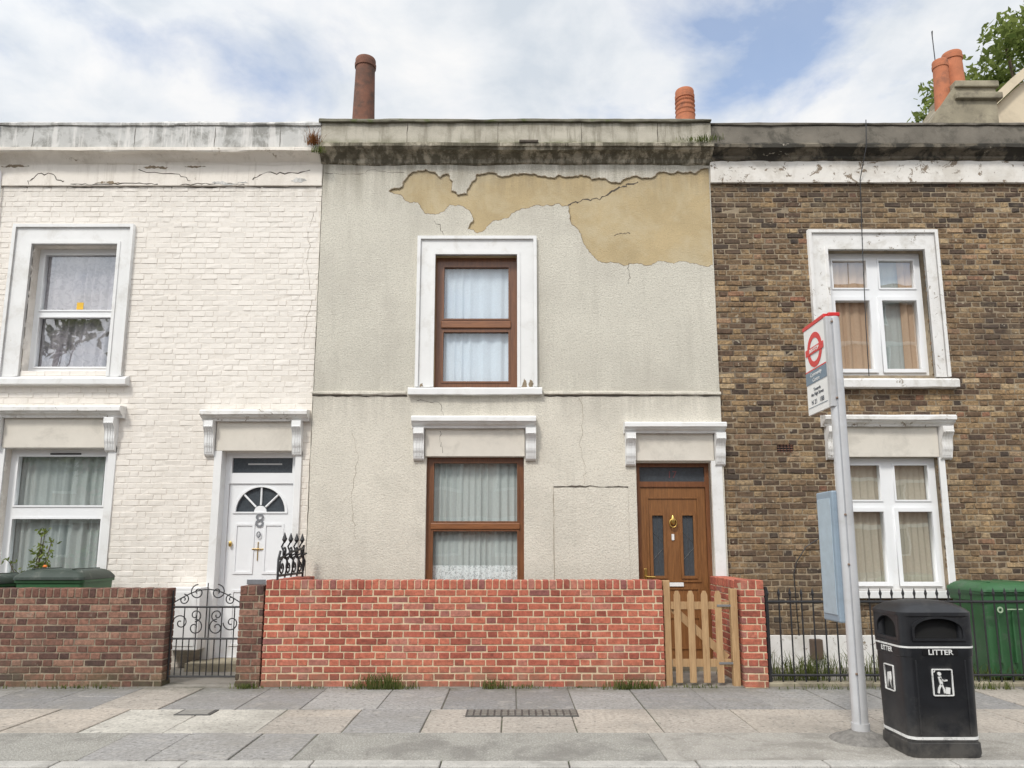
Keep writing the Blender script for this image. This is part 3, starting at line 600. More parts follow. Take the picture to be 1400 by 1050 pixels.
# ================================================================== GARDEN WALLS
WY=8.30
gw=group('garden_wall')
def wallrun(parent,x0,x1,z1,y0,y1,bm,mm,axis='x',seed=1,cop=.10):
    if axis=='x':
        box('mortar_core',x0+.006,x1-.006,y0+.006,y1-.006,0,z1-.004,mm,parent,0)
        bricks('brickwork',x0,x1,0,z1-cop,y0,y1,bm,parent,seed=seed,joint=.012,jit=.0022,djit=.0025)
        coping('coping_bricks',x0,x1,z1-cop+.004,z1,y0-.002,y1+.002,bm,parent,seed=seed+1)
    else:
        box('mortar_core',x0+.006,x1-.006,y0+.006,y1-.006,0,z1-.004,mm,parent,0)
        bricks('brickwork',y0,y1,0,z1-cop,x0,x1,bm,parent,axis='y',seed=seed,joint=.012,jit=.0022)
        coping('coping_bricks',y0,y1,z1-cop+.004,z1,x0-.002,x1+.002,bm,parent,axis='y',seed=seed+1)
wallrun(gw,-2.71,1.655,1.135,WY,WY+.215,redb,red_mor,seed=31)
wallrun(gw,-2.71,-2.495,1.13,WY+.225,9.53,redb,red_mor,'y',33)
gw2=group('garden_wall')
wallrun(gw2,2.50,2.76,1.135,WY-.03,WY+.215,redb,red_mor,seed=35)
wallrun(gw2,2.50,2.715,1.13,WY+.225,9.53,redb,red_mor,'y',37)
gw3=group('garden_wall')
wallrun(gw3,-9.2,-3.78,1.045,WY,WY+.215,oldb,old_mor,seed=41)
gp=group('gate_pillar')
wallrun(gp,-2.985,-2.722,1.075,WY-.005,WY+.24,oldb,old_mor,seed=43)
wg=group('wooden_gate')
box('gate_post',1.67,1.745,WY+.05,WY+.125,0,1.13,gatewood,wg,.006); box('gate_post',2.40,2.475,WY+.02,WY+.10,0,1.04,gatewood,wg,.006)
def plank(name,p,q,w,t,parent,y):
    dx,dz=q[0]-p[0],q[1]-p[1]; L=math.hypot(dx,dz); nx,nz=-dz/L*w/2,dx/L*w/2
    profy(name,[(p[0]+nx,p[1]+nz),(p[0]-nx,p[1]-nz),(q[0]-nx,q[1]-nz),(q[0]+nx,q[1]+nz)],y,y+t,gatewood,parent,.003)
for i,x in enumerate((1.785,1.935,2.085,2.235)):
    profy('picket',[(x,.05),(x+.062,.05),(x+.062,.97),(x+.045,1.015),(x+.018,1.015),(x,.97)],WY+.03,WY+.048,gatewood,wg,.004)
plank('rail',(1.755,.86),(2.385,.86),.075,.02,wg,WY+.05); plank('rail',(1.755,.25),(2.385,.25),.075,.02,wg,WY+.05)
plank('brace',(1.78,.82),(2.35,.30),.075,.018,wg,WY+.0715)
for z in (.86,.25): box('hinge',2.25,2.42,WY+.024,WY+.0295,z-.012,z+.012,pm('galvanised_hinge',(.3,.3,.3),.5,metal=.7),wg,.001)
ig=group('iron_gate'); gy=WY+.10
def spiral(cx,cz,r,a0,turns,y,d=1,n=26):
    return [(cx+r*(1-.85*i/n)*math.cos(a0+d*turns*2*PI*i/n),y,cz+r*(1-.85*i/n)*math.sin(a0+d*turns*2*PI*i/n)) for i in range(n+1)]
x0,x1=-3.76,-3.0
L=[[(x0,gy,.06),(x0,gy,1.02)],[(x1,gy,.06),(x1,gy,1.02)],[(x0,gy,.10),(x1,gy,.10)],[(x0,gy,.50),(x1,gy,.50)],[(x0,gy,.84),(x1,gy,.84)]]
tubes('frame',L,.011,iron,ig)
xm=(x0+x1)/2; arch=[(x0+(x1-x0)*i/20,gy,.88+.15*math.sin(PI*i/20)) for i in range(21)]
S=[arch]
for i in range(1,11):
    x=x0+(x1-x0)*i/11; S.append([(x,gy,.10),(x,gy,.50 if i%2 else .84)])
for s in (-1,1):
    S+=[spiral(xm+s*.11,1.0,.085,PI/2,1.4,gy,-s),spiral(xm+s*.26,.92,.06,PI/2,1.4,gy,s),spiral(xm+s*.12,.62,.09,PI/2,1.3,gy,s),spiral(xm+s*.12,.75,.07,-PI/2,1.3,gy,-s),spiral(xm+s*.28,.67,.09,PI,1.3,gy,s)]
S.append([(xm,gy,.5),(xm,gy,1.10)])
tubes('scrollwork',S,.0065,iron,ig)
oi=group('ornamental_railing'); ox=-2.60
def yz(lst): return [(ox,p[0],p[2]) for p in lst]
L=[[(ox,8.36,1.13),(ox,8.36,1.36),(ox,8.42,1.45)],[(ox,9.35,1.13),(ox,9.35,1.52)],[(ox,8.36,1.18),(ox,9.35,1.18)],[(ox,8.36,1.36),(ox,8.87,1.44),(ox,9.35,1.48)]]
tubes('frame',L,.014,iron,oi)
S=[]
for k in range(4):
    c=8.50+k*.24; S+=[yz(spiral(c,1.27,.095,PI/2,1.4,0,1)),yz(spiral(c+.08,1.44,.07,-PI/2,1.4,0,-1))]
    S.append([(ox,c+.12,1.15),(ox+.03,c+.11,1.32),(ox-.03,c+.05,1.5),(ox+.02,c+.06,1.60)])
    S.append([(ox-.05,c+.02,1.36),(ox+.05,c+.1,1.42)])
tubes('scrollwork',S,.010,iron,oi)
for k in range(4): cyl('leaf_finial',ox,8.55+k*.24,[(1.54,.006),(1.58,.03),(1.61,.020),(1.66,.003)],iron,oi,10)
rl=group('iron_railing'); ry=WY+.06
L=[];T=[]
x=2.82
while x<9.2:
    L.append([(x,ry,.0),(x,ry,.98)]); T.append((x,.98)); x+=.125
tubes('bars',L,.009,iron,rl); tubes('rails',[[(2.77,ry,.90),(9.2,ry,.90)],[(2.77,ry,.12),(9.2,ry,.12)]],.014,iron,rl)
V=[];F=[]
for (x,z) in T:
    b=len(V); 
    for zz,r in ((z-.02,.010),(z+.01,.018),(z+.07,.001)):
        for i in range(6): V.append((x+r*math.cos(i*PI/3),ry+r*math.sin(i*PI/3),zz))
    for s in range(2):
        for i in range(6): j=(i+1)%6; F.append((b+s*6+i,b+s*6+j,b+s*6+6+j,b+s*6+6+i))
addmesh('spear_tips',V,F,iron,rl); tubes('end_post',[[(2.80,ry,0),(2.80,ry,1.06)]],.018,iron,rl)
box('plinth_kerb',2.765,9.2,ry-.06,ry+.09,0,.05,stackm,rl,.01)
# ================================================================== WHEELIE BINS
bing=pm('green_plastic',(.035,.115,.045),.45,.1,8,.2,120,.001,dirt=(6,(.09,.13,.09),.56,.1,.5)); bind=pm('dark_green_lid',(.03,.045,.035),.45,.15,8,dirt=(6,(.12,.13,.11),.55,.1,.5))
def wheelie(cx,cy,w,d,h,body,lid):
    g=group('wheelie_bin')
    loft('body',[(.06,cx,cy,w*.78,d*.74,.04),(.10,cx,cy,w*.80,d*.76,.05),(h*.80,cx,cy,w*.93,d*.9,.05),(h*.81,cx,cy,w*.99,d*.97,.05),(h*.88,cx,cy,w,d*.98,.05),(h*.881,cx,cy,w*1.04,d*1.03,.05),(h*.905,cx,cy,w*1.04,d*1.03,.05)],body,g)
    loft('lid',[(h*.907,cx,cy-.01,w*1.06,d*1.06,.06),(h*.93,cx,cy-.01,w*1.05,d*1.05,.06),(h*.965,cx,cy,w*.96,d*.96,.07),(h*.99,cx,cy,w*.86,d*.84,.08),(h,cx,cy,w*.7,d*.7,.08)],lid,g)
    tubes('handle',[[(cx-w*.4,cy+d*.5,h*.9),(cx-w*.4,cy+d*.62,h*.93),(cx+w*.4,cy+d*.62,h*.93),(cx+w*.4,cy+d*.5,h*.9)]],.014,lid,g)
    for s in (-1,1):
        o=cyl('wheel',0,0,[(-.025,.09),(-.02,.10),(.02,.10),(.025,.09)],blackm,g); o.rotation_euler=(0,PI/2,0); o.location=(cx+s*w*.42,cy+d*.36,.10)
    for s in (-.25,0,.25): box('rib',cx+s*w-.01,cx+s*w+.01,cy-d*.47,cy-d*.40,h*.2,h*.74,body,g,.004)
    for s in (-.3,.3): box('lid_rib',cx+s*w-.015,cx+s*w+.015,cy-d*.40,cy+d*.38,h*.98,h*1.008,lid,g,.006)
    return g
wheelie(-5.32,9.0,.78,.7,1.24,bing,bind); wheelie(-6.30,9.0,.70,.7,1.18,bing,bind)
b3=wheelie(5.62,8.85,.66,.7,1.10,bing,bing)
cr=pm('council_print',(.42,.55,.38),.6); sheet('council_logo',circ(5.47,.80,.035,20),[circ(5.47,.80,.018,20)],8.50,8.505,cr,b3)
box('council_text',5.53,5.72,8.50,8.505,.80,.812,cr,b3,0)
# ================================================================== LITTER BIN
lb=group('litter_bin'); bx,by=3.13,5.83; w,d=.54,.46
blk=pm('black_moulded_plastic',(.016,.017,.020),.42,.25,6,.2,160,.001,dirt=(5,(.06,.06,.058),.56,.14,.5),grads=((2,.35,.0,(.14,.13,.115),.6,6,(1,1,1)),)); wht=pm('reflective_white',(.75,.75,.73),.4,.06,12,dirt=(12,(.30,.29,.27),.55,.1,.6))
loft('base',[(0,bx,by,w*.97,d*.97,.07),(.03,bx,by,w*1.0,d*1.0,.07),(.10,bx,by,w*.99,d*.99,.07),(.105,bx,by,w*.96,d*.96,.07)],blk,lb)
loft('body',[(.10,bx,by,w*.955,d*.955,.07),(.70,bx,by,w*.985,d*.985,.07),(.705,bx,by,w*1.0,d*1.0,.07),(.80,bx,by,w*1.01,d*1.01,.07),(.805,bx,by,w*.97,d*.97,.07)],blk,lb)
loft('lower_band',[(.125,bx,by,w*.965,d*.965,.07),(.145,bx,by,w*.967,d*.967,.07)],wht,lb)
loft('upper_band',[(.765,bx,by,w*1.014,d*1.014,.07),(.778,bx,by,w*1.014,d*1.014,.07)],wht,lb)
loft('liner',[(.80,bx,by,w*.8,d*.8,.06),(1.0,bx,by,w*.8,d*.8,.06)],pm('bin_inside',(.01,.01,.01),.9),lb)
hx0,hx1,hy0,hy1=bx-w/2,bx+w/2,by-d/2,by+d/2
def arch4(c,h,z0,z1): return [(c-h,z0),(c+h,z0)]+[(c+h*math.cos(t*PI/12),z1-.085+.085*math.sin(t*PI/12)) for t in range(13)]
sheet('hood_front',rrect(hx0+.05,hx1-.05,.804,1.0,.002,1),[arch4(bx,.18,.83,.98)],hy0+.002,hy0+.03,blk,lb)
sheet('hood_back',rrect(hx0+.05,hx1-.05,.804,1.0,.002,1),[arch4(bx,.18,.83,.98)],hy1-.03,hy1-.002,blk,lb)
for sx,nm in ((hx0+.002,'hood_left'),(hx1-.03,'hood_right')):
    o=sheet(nm,rrect(by-d/2+.05,by+d/2-.05,.804,1.0,.002,1),[arch4(by,.14,.83,.98)],0,.028,blk,lb)
    for v in o.data.vertices: x,y,z=v.co; v.co=(sx+y,x,z)
for cx in (hx0+.055,hx1-.055):
    for cy in (hy0+.055,hy1-.055): cyl('hood_corner',cx,cy,[(.80,.055),(1.001,.0545)],blk,lb)
loft('domed_lid',[(.995,bx,by,w*1.03,d*1.03,.08),(1.02,bx,by,w*1.03,d*1.03,.08),(1.045,bx,by,w*.95,d*.95,.09),(1.075,bx,by,w*.78,d*.78,.1),(1.095,bx,by,w*.5,d*.5,.1),(1.10,bx,by,w*.2,d*.2,.05)],blk,lb)
sheet('opening_ring',arch4(bx,.195,.818,.993),[arch4(bx,.177,.833,.977)],hy0-.008,hy0+.002,blk,lb)
fy=hy0-.0035
box('litter_plate',bx-.13,bx+.13,fy-.002,fy+.004,.712,.76,pm('plate_black',(.008,.008,.009),.3),lb,.002)
text('LITTER',.052,(bx,fy-.005,.736),wht,lb,bold=.001,sx=1.15)
sheet('pictogram_plate',rrect(bx-.075,bx+.075,.43,.62,.01),[rc(bx-.067,bx+.067,.438,.612)],fy-.004,fy+.006,wht,lb)
sheet('pictogram_head',circ(bx-.02,.585,.013,14),[],fy-.002,fy+.008,wht,lb)
def stick(pts,wd,yy=fy):
    for a,b in zip(pts[:-1],pts[1:]):
        dx,dz=b[0]-a[0],b[1]-a[1]; L=math.hypot(dx,dz); nx,nz=-dz/L*wd/2,dx/L*wd/2
        profy('pictogram_limb',[(a[0]+nx,a[1]+nz),(a[0]-nx,a[1]-nz),(b[0]-nx,b[1]-nz),(b[0]+nx,b[1]+nz)],yy-.002,yy+.008,wht,lb)
stick([(bx-.02,.565),(bx-.01,.515)],.022); stick([(bx-.01,.515),(bx-.03,.48),(bx-.035,.45)],.012); stick([(bx-.01,.515),(bx+.005,.48),(bx+.01,.45)],.012)
stick([(bx-.02,.557),(bx+.01,.535),(bx+.035,.54)],.009); stick([(bx+.03,.445),(bx+.036,.49)],.03); stick([(bx-.06,.595),(bx-.05,.61)],.006)
lx=hx0-.001
def side(o):
    for v in o.data.vertices: x,y,z=v.co; v.co=(y,x,z)
sp=sheet('pictogram_plate_side',rrect(by-.07,by+.07,.43,.62,.01),[rc(by-.062,by+.062,.438,.612)],lx-.003,lx+.006,wht,lb); side(sp)
sp=sheet('pictogram_side',[(by-.03,.45),(by+.0,.52),(by+.03,.45),(by+.02,.56),(by-.02,.57)],[],lx-.003,lx+.006,wht,lb); side(sp)
text('LITTER',.05,(lx-.005,by,.736),wht,lb,rot=(PI/2,0,-PI/2),bold=.001,sx=1.1)
for k in (-.18,.18): box('body_rib',bx+k-.006,bx+k+.006,hy0+.002,hy0+.03,.16,.68,blk,lb,.003)
# ================================================================== BUS STOP
bs=group('bus_stop_sign'); px,py=2.745,6.12
alum=pm('pale_grey_aluminium',(.55,.555,.565),.45,.05,6,metal=.2,dirt=(4,(.40,.395,.38),.54,.15,.45),streak=(2,(.4,.39,.37),.56,.1,.4))
cyl('pole',px,py,[(0,.062),(.02,.060),(3.40,.058),(3.44,.055)],alum,bs,32)
tubes('pole_groove',[[(px-.025,py-.056,.02),(px-.025,py-.056,3.42)]],.006,pm('groove_grey',(.35,.36,.38),.5),bs)
cyl('pole_collar',px,py,[(.03,.068),(.13,.068)],alum,bs)
cyl('concrete_foot',px,py,[(0.001,.24),(.02,.21),(.045,.14),(.075,.075)],pm('asphalt_foot',(.20,.19,.175),.95,.3,20,.9,50,.015),bs)
for z in (.5,1.35,1.75,2.72,3.38):
    cyl('fixing_screw',px-.03,py-.062,[(z,.003),(z+.004,.010),(z+.014,.010),(z+.018,.003)],pm('screw_rust',(.28,.2,.15),.6,metal=.5),bs,10)
fx=px-.066
wh=pm('sign_white',(.80,.80,.78),.35,.03,5,dirt=(5,(.66,.65,.62),.56,.1,.4)); rd=pm('sign_red',(.62,.03,.03),.35,.05,5); bl=pm('sign_slate_blue',(.16,.22,.28),.4,.05,5); txt=pm('sign_print',(.05,.06,.08),.5)
box('flag_panel',fx-.006,fx+.012,py+.0,py+.44,2.66,3.44,wh,bs,.003)
box('flag_edge',fx-.012,fx+.018,py-.012,py+.45,3.44,3.475,rd,bs,.004)
box('flag_clamp',fx-.010,fx+.06,py-.05,py-.001,2.66,3.44,alum,bs,.003)
box('pole_top_red',px-.05,px+.05,py-.05,py+.05,3.441,3.475,rd,bs,.006)
def sside(name,outer,holes,mat,off=.0085):
    o=sheet(name,outer,holes,-.001,.001,mat,bs)
    for v in o.data.vertices: x,y,z=v.co; v.co=(fx-off+y,py+x,z)
sside('roundel_ring',circ(.22,3.22,.155,40),[circ(.22,3.22,.105,40)],rd); sside('roundel_bar',rc(.03,.41,3.19,3.25),[],rd,.0115)
sside('stop_name_panel',rc(.0,.44,2.93,3.04),[],bl); sside('divider',rc(.02,.42,2.72,2.724),[],bl); sside('red_line',rc(0,.44,3.045,3.055),[],rd)
rt=(PI/2,0,-PI/2)
text('BUS STOP',.045,(fx-.014,py+.22,3.22),wh,bs,rot=rt,bold=.001); text('Community',.05,(fx-.011,py+.22,3.005),wh,bs,rot=rt); text('Centre',.05,(fx-.011,py+.22,2.955),wh,bs,rot=rt)
text('Towards\nthe High Street',.042,(fx-.008,py+.22,2.85),txt,bs,rot=rt); text('N 21   188',.06,(fx-.008,py+.22,2.76),txt,bs,rot=rt)
cas=pm('timetable_case_grey_blue',(.26,.33,.40),.4,.06,4,dirt=(4,(.18,.22,.26),.52,.15,.5))
box('timetable_case',fx-.03,fx+.02,py+.02,py+.34,.89,1.96,cas,bs,.012); box('timetable_face',fx-.036,fx-.0301,py+.05,py+.31,.95,1.90,pm('paper_blue',(.38,.47,.54),.3,.10,10),bs,.002)
# ================================================================== GROUND
gr=pm('ground_tarmac',(.06,.06,.06),.95,.2,5)
addmesh('ground',[(-300,-300,-.14),(300,-300,-.14),(300,300,-.14),(-300,300,-.14)],[(0,1,2,3)],gr)
asph=pm('asphalt',(.055,.055,.057),.9,.15,6,.6,120,.006,speck=(160,(.16,.16,.15),.6,.6))
addmesh('road',[(-60,-4.5,-.125),(60,-4.5,-.125),(60,5.40,-.125),(-60,5.40,-.125)],[(0,1,2,3)],asph)
wl=pm('road_paint',(.6,.6,.58),.7,.1,10)
V=[];F=[];B=[]
for i in range(-12,13):
    b=len(V); V+=[(i*4,.4,-.121),(i*4+2,.4,-.121),(i*4+2,.52,-.121),(i*4,.52,-.121)]; F.append((b,b+1,b+2,b+3))
addmesh('road_centre_line',V,F,wl)
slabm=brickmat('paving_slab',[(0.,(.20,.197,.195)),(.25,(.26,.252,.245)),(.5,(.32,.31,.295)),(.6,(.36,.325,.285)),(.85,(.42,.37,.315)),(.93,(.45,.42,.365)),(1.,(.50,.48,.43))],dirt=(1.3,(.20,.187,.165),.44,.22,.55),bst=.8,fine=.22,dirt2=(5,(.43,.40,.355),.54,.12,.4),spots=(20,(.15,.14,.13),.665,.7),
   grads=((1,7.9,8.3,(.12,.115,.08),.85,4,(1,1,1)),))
jointm=pm('slab_joint',(.12,.11,.09),.95,.3,10,.5,dirt=(9,(.07,.09,.04),.50,.06,.8))
pv=group('pavement')
box('bedding',-14,14,5.53,10.6,-.12,-.008,jointm,pv,0)
R.seed(5)
V=[];F=[];B=[]
def row(y0,y1,wd,fn,x0=-14,x1=14,off=0):
    x=x0+off
    while x<x1:
        w_=wd*R.uniform(.8,1.18); xx=min(x+w_,x1); t=fn((x+xx)/2); dz=R.uniform(-.004,.004); c=R.random()
        ysp=[y0,y1]
        if R.random()<.22 and xx-x>.5: ysp=[y0,(y0+y1)/2+R.uniform(-.15,.15),y1]
        for a,b in zip(ysp[:-1],ysp[1:]): chbox(V,F,B,x+.005,xx-.005,a+.005,b-.005,-.05,dz,.005,(min(1,t+(R.uniform(-.12,.12) if len(ysp)>2 else 0)),c,0),.003)
        x=xx
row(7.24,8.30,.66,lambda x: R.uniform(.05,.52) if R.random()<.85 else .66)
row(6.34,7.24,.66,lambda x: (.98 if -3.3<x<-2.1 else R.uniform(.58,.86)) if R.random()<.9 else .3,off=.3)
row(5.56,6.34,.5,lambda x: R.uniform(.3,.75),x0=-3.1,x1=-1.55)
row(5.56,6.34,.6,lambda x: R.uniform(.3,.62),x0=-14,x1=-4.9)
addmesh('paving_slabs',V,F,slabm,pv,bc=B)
tar=pm('pavement_tarmac',(.30,.29,.26),.95,.12,3,1.,50,.018,speck=(60,(.45,.435,.40),.52,.75),dirt=(2,(.18,.17,.155),.48,.14,.65))
box('tarmac_strip',-1.555,1.1,5.56,6.345,-.05,.002,tar,pv,.003); box('tarmac_strip',-4.905,-3.095,5.56,6.345,-.05,.001,tar,pv,.003)
tar2=pm('pavement_tarmac_pale',(.36,.34,.305),.95,.10,3,1.,50,.018,speck=(60,(.52,.50,.46),.54,.7),dirt=(2.4,(.22,.205,.18),.48,.12,.6))
box('tarmac_patch',1.105,14,5.56,6.345,-.05,.002,tar2,pv,.003)
gdn=pm('garden_concrete',(.26,.24,.21),.95,.15,3,.6,60,.006,dirt=(3,(.10,.10,.07),.5,.15,.6))
box('front_garden',-9.2,9.4,WY+.0,YL+.0,-.1,.012,gdn,pv,0)
kb=group('kerb'); kmat=pm('granite_kerb',(.42,.405,.375),.85,.14,8,.6,60,.006,speck=(90,(.20,.195,.185),.56,.6),dirt=(2,(.24,.23,.21),.52,.1,.5))
x=-14
while x<14:
    q=R.uniform(-.004,.004); box('kerbstone',x+.004,x+.896,5.40+q,5.553,-.13,.004+q,kmat,kb,.012); x+=.9
dc=group('drain_cover'); im=pm('cast_iron_cover',(.07,.068,.064),.6,.3,20,.3,60,.002)
box('tray',-.42,.60,6.92,7.20,-.03,.0065,im,dc,.004)
V=[];F=[];B=[]
for i in range(16):
    for k in range(3): chbox(V,F,B,-.40+i*.0625,-.40+i*.0625+.048,6.94+k*.085,6.94+k*.085+.06,.0,.013,.003,(.5,.5,.5))
addmesh('raised_studs',V,F,pm('worn_iron',(.19,.18,.16),.55,.25,20,metal=.3),dc,bc=B)
mc=group('utility_cover'); box('frame',-3.05,-2.72,6.98,7.20,-.03,.0065,im,mc,.004); box('plate',-3.02,-2.75,7.0,7.18,.003,.010,pm('steel_plate',(.24,.23,.21),.6,.2,15),mc,.002)
# ================================================================== PLANTS
def leafmat(name,c1,c2):
    m,nt,b=newmat(name)
    a=N(nt,'ShaderNodeAttribute',attribute_name='bc'); s=N(nt,'ShaderNodeSeparateColor'); nt.links.new(a.outputs['Color'],s.inputs[0])
    out=ramp(nt,s.outputs[0],[(0.,c1),(1.,c2)]); d=N(nt,'ShaderNodeBsdfDiffuse'); t=N(nt,'ShaderNodeBsdfTranslucent'); mx=N(nt,'ShaderNodeMixShader'); mx.inputs[0].default_value=.45
    nt.links.new(out,d.inputs[0]); nt.links.new(out,t.inputs[0]); nt.links.new(d.outputs[0],mx.inputs[1]); nt.links.new(t.outputs[0],mx.inputs[2]); nt.links.new(mx.outputs[0],nt.nodes['Material Output'].inputs[0]); nt.nodes.remove(b); return m
lf=leafmat('leaves',(.06,.09,.022),(.25,.30,.09)); lg=leafmat('grass_blades',(.05,.08,.02),(.20,.22,.08)); lr=leafmat('rusty_weed',(.12,.05,.02),(.3,.14,.06))
bark=pm('bark',(.12,.09,.065),.95,.25,10,.8,30,.01)
def leaves(V,F,B,c,rad,n,size,flat=.8):
    for _ in range(n):
        u=Vector((R.gauss(0,1),R.gauss(0,1),R.gauss(0,1))).normalized()*rad*R.random()**.45
        p=Vector(c)+Vector((u.x,u.y,u.z*flat)); s=size*R.uniform(.6,1.3)
        a=Vector((R.uniform(-1,1),R.uniform(-1,1),R.uniform(-1,1))).normalized(); b=a.cross(Vector((R.uniform(-1,1),R.uniform(-1,1),R.uniform(-1,1)))).normalized()
        k=len(V); V+= [tuple(p-a*s),tuple(p+b*s*.45),tuple(p+a*s),tuple(p-b*s*.45)]; F.append((k,k+1,k+2,k+3)); t=min(1,max(0,.5+u.z/rad*.35+R.uniform(-.3,.3))); B+=[(t,0,0)]*4
def tree(name,bx,by,h,crown,nclump,perc,size,seed,zb=0):
    R.seed(seed); g=group(name)
    V=[];F=[];B=[]; lines=[]
    for i in range(nclump):
        a=R.uniform(0,2*PI); rr=crown*math.sqrt(R.random()); z=zb+h-crown*1.1+R.uniform(-1,1)*crown*1.05*math.sqrt(max(0,1-(rr/crown)**2))
        c=(bx+rr*math.cos(a),by+rr*math.sin(a),z); leaves(V,F,B,c,crown*R.uniform(.13,.26),perc,size)
        lines.append([(bx,by,zb+h*.45+R.uniform(0,h*.2)),((bx+c[0])/2+R.uniform(-.2,.2),(by+c[1])/2,(zb+h*.6+z)/2),c])
    addmesh('foliage',V,F,lf,g,bc=B)
    tubes('limbs',lines[:40],.02*h/12,bark,g,1); cyl('trunk',bx,by,[(0,.035*h),(h*.3,.026*h),(h*.6,.018*h),(h*.85,.006*h)],bark,g,14)
    return g
tree('tree',16.3,21.5,18.1,3.7,130,110,.13,9)
tree('tree',13.3,23,12.9,1.4,26,100,.12,19)
def weeds(name,spots,seed,mat=None):
    R.seed(seed); V=[];F=[];B=[]
    for (cx,cy,w_,n,hh) in spots:
        for _ in range(n):
            x=cx+R.gauss(0,w_); y=cy+R.uniform(-.05,.03); a=R.uniform(0,2*PI); h_=hh*R.uniform(.3,1.1); l=R.uniform(.2,.9)*h_; t=.004
            k=len(V); dx,dy=math.cos(a),math.sin(a)
            V+=[(x-dy*t,y+dx*t,0),(x+dy*t,y-dx*t,0),(x+dx*l*.4+dy*t,y+dy*l*.4,h_*.7),(x+dx*l*.4-dy*t,y+dy*l*.4,h_*.7),(x+dx*l,y+dy*l*.5,h_)]
            F+=[(k,k+1,k+2,k+3),(k+3,k+2,k+4)]; v=R.random(); B+=[(v,0,0)]*5
    return addmesh(name,V,F,mat or lg,None,bc=B)
weeds('weeds',[(-1.38,8.22,.11,190,.18),(-1.2,8.22,.10,90,.09),(-1.65,8.26,.06,50,.06),(-.2,8.24,.07,90,.11),(.05,8.26,.12,50,.05),(1.25,8.22,.14,170,.12),(1.45,8.25,.06,60,.07),(-2.85,8.26,.08,90,.06),(-4.6,8.27,.3,90,.05),(-5.6,8.27,.2,50,.05),(.7,8.27,.4,70,.03),(-2.2,8.27,.3,50,.03),(2.0,8.28,.2,60,.05),(3.2,8.5,.15,260,.3),(4.6,8.6,.7,500,.22),(3.9,9.1,.5,260,.3),(5.0,8.22,.5,220,.09),(3.4,8.22,.3,90,.06)],3)
R.seed(8)
def plant(name,base,stems,h,lfn,flower,size=.03):
    g=group(name); V=[];F=[];B=[]; L=[]
    for i in range(stems):
        a=R.uniform(0,2*PI); r=R.uniform(.08,.36); top=(base[0]+r*math.cos(a),base[1]+r*.5*math.sin(a),base[2]+h*R.uniform(.4,1)); mid=((base[0]*1.3+top[0]*.7)/2,base[1],(base[2]+top[2])/2)
        L.append([base,mid,top]); 
        for t in (.5,.65,.8,1.):
            q=tuple(m+(tt-m)*(t*2-1) if t>.5 else b_+(m-b_)*t*2 for b_,m,tt in zip(base,mid,top)); leaves(V,F,B,q,.10,lfn,size)
    addmesh('leaves',V,F,lf,g,bc=B); tubes('stems',L,.005,bark,g,1)
    if flower:
        fm=pm('orange_petal',(.75,.2,.03),.6)
        for q in ((.22,-.12,.68),(-.15,-.1,.56),(.3,-.1,.50)): cyl('flower',base[0]+q[0],base[1]+q[1],[(base[2]+q[2],.008),(base[2]+q[2]+.02,.028),(base[2]+q[2]+.04,.012)],fm,g,8)
    return g
rb=plant('rose_bush',(-5.92,9.30,.56),12,1.15,11,True,.035)
cyl('plant_pot',-5.92,9.30,[(.012,.12),(.5,.16),(.55,.17),(.56,.14)],tile_r,rb)
w1=weeds('parapet_weed',[(0,0,.05,90,.22)],12,lr); w1.location=(-2.72,9.36,6.92); w2=weeds('parapet_grass',[(0,0,.12,150,.09)],13); w2.location=(2.58,9.36,6.97); w3=weeds('parapet_weed',[(0,0,.05,60,.12)],14); w3.location=(-2.66,9.36,6.8)
mb=group('meter_cabinet'); box('cabinet',-4.28,-3.84,9.32,9.58,.25,1.0,trim,mb,.01); box('cabinet_door',-4.24,-3.88,9.312,9.3195,.3,.95,trim,mb,.004)
# ================================================================== OTHER SIDE OF THE STREET (seen in the window reflections)
fb=pm('flats_brick',(.34,.17,.11),.9,.12,3); fwh=pm('flats_white',(.75,.74,.70),.7)
def block(name,x0,x1,y0,y1,h,fl,nw,sp):
    g=group(name); box('main_block',x0,x1,y0,y1,-.13,h,fb,g,0)
    for f in range(fl):
        for k in range(nw):
            x=x0+1.2+k*sp; z=1.0+f*3
            box('window_surround',x,x+1.5,y1+.001,y1+.07,z,z+1.6,fwh,g,0); box('window_glass',x+.12,x+1.38,y1+.071,y1+.09,z+.12,z+1.48,glass_dark,g,0)
        box('string_band',x0,x1,y1+.001,y1+.3,2.85+f*3-.25,2.85+f*3,fwh,g,0)
block('block_of_flats',8,42,-38,-28,19,6,9,3.6)
block('opposite_terrace',-44,6,-24,-15,6.3,2,16,3.0)
box('pavement_opposite',-60,60,-15,-4.55,-.13,0,tar,None,0).name='pavement'
for i,(x,h) in enumerate(((-15,11),(-20,12),(-26,12))): tree('street_tree',x,-12,h,4.0,30,60,.3,50+i)
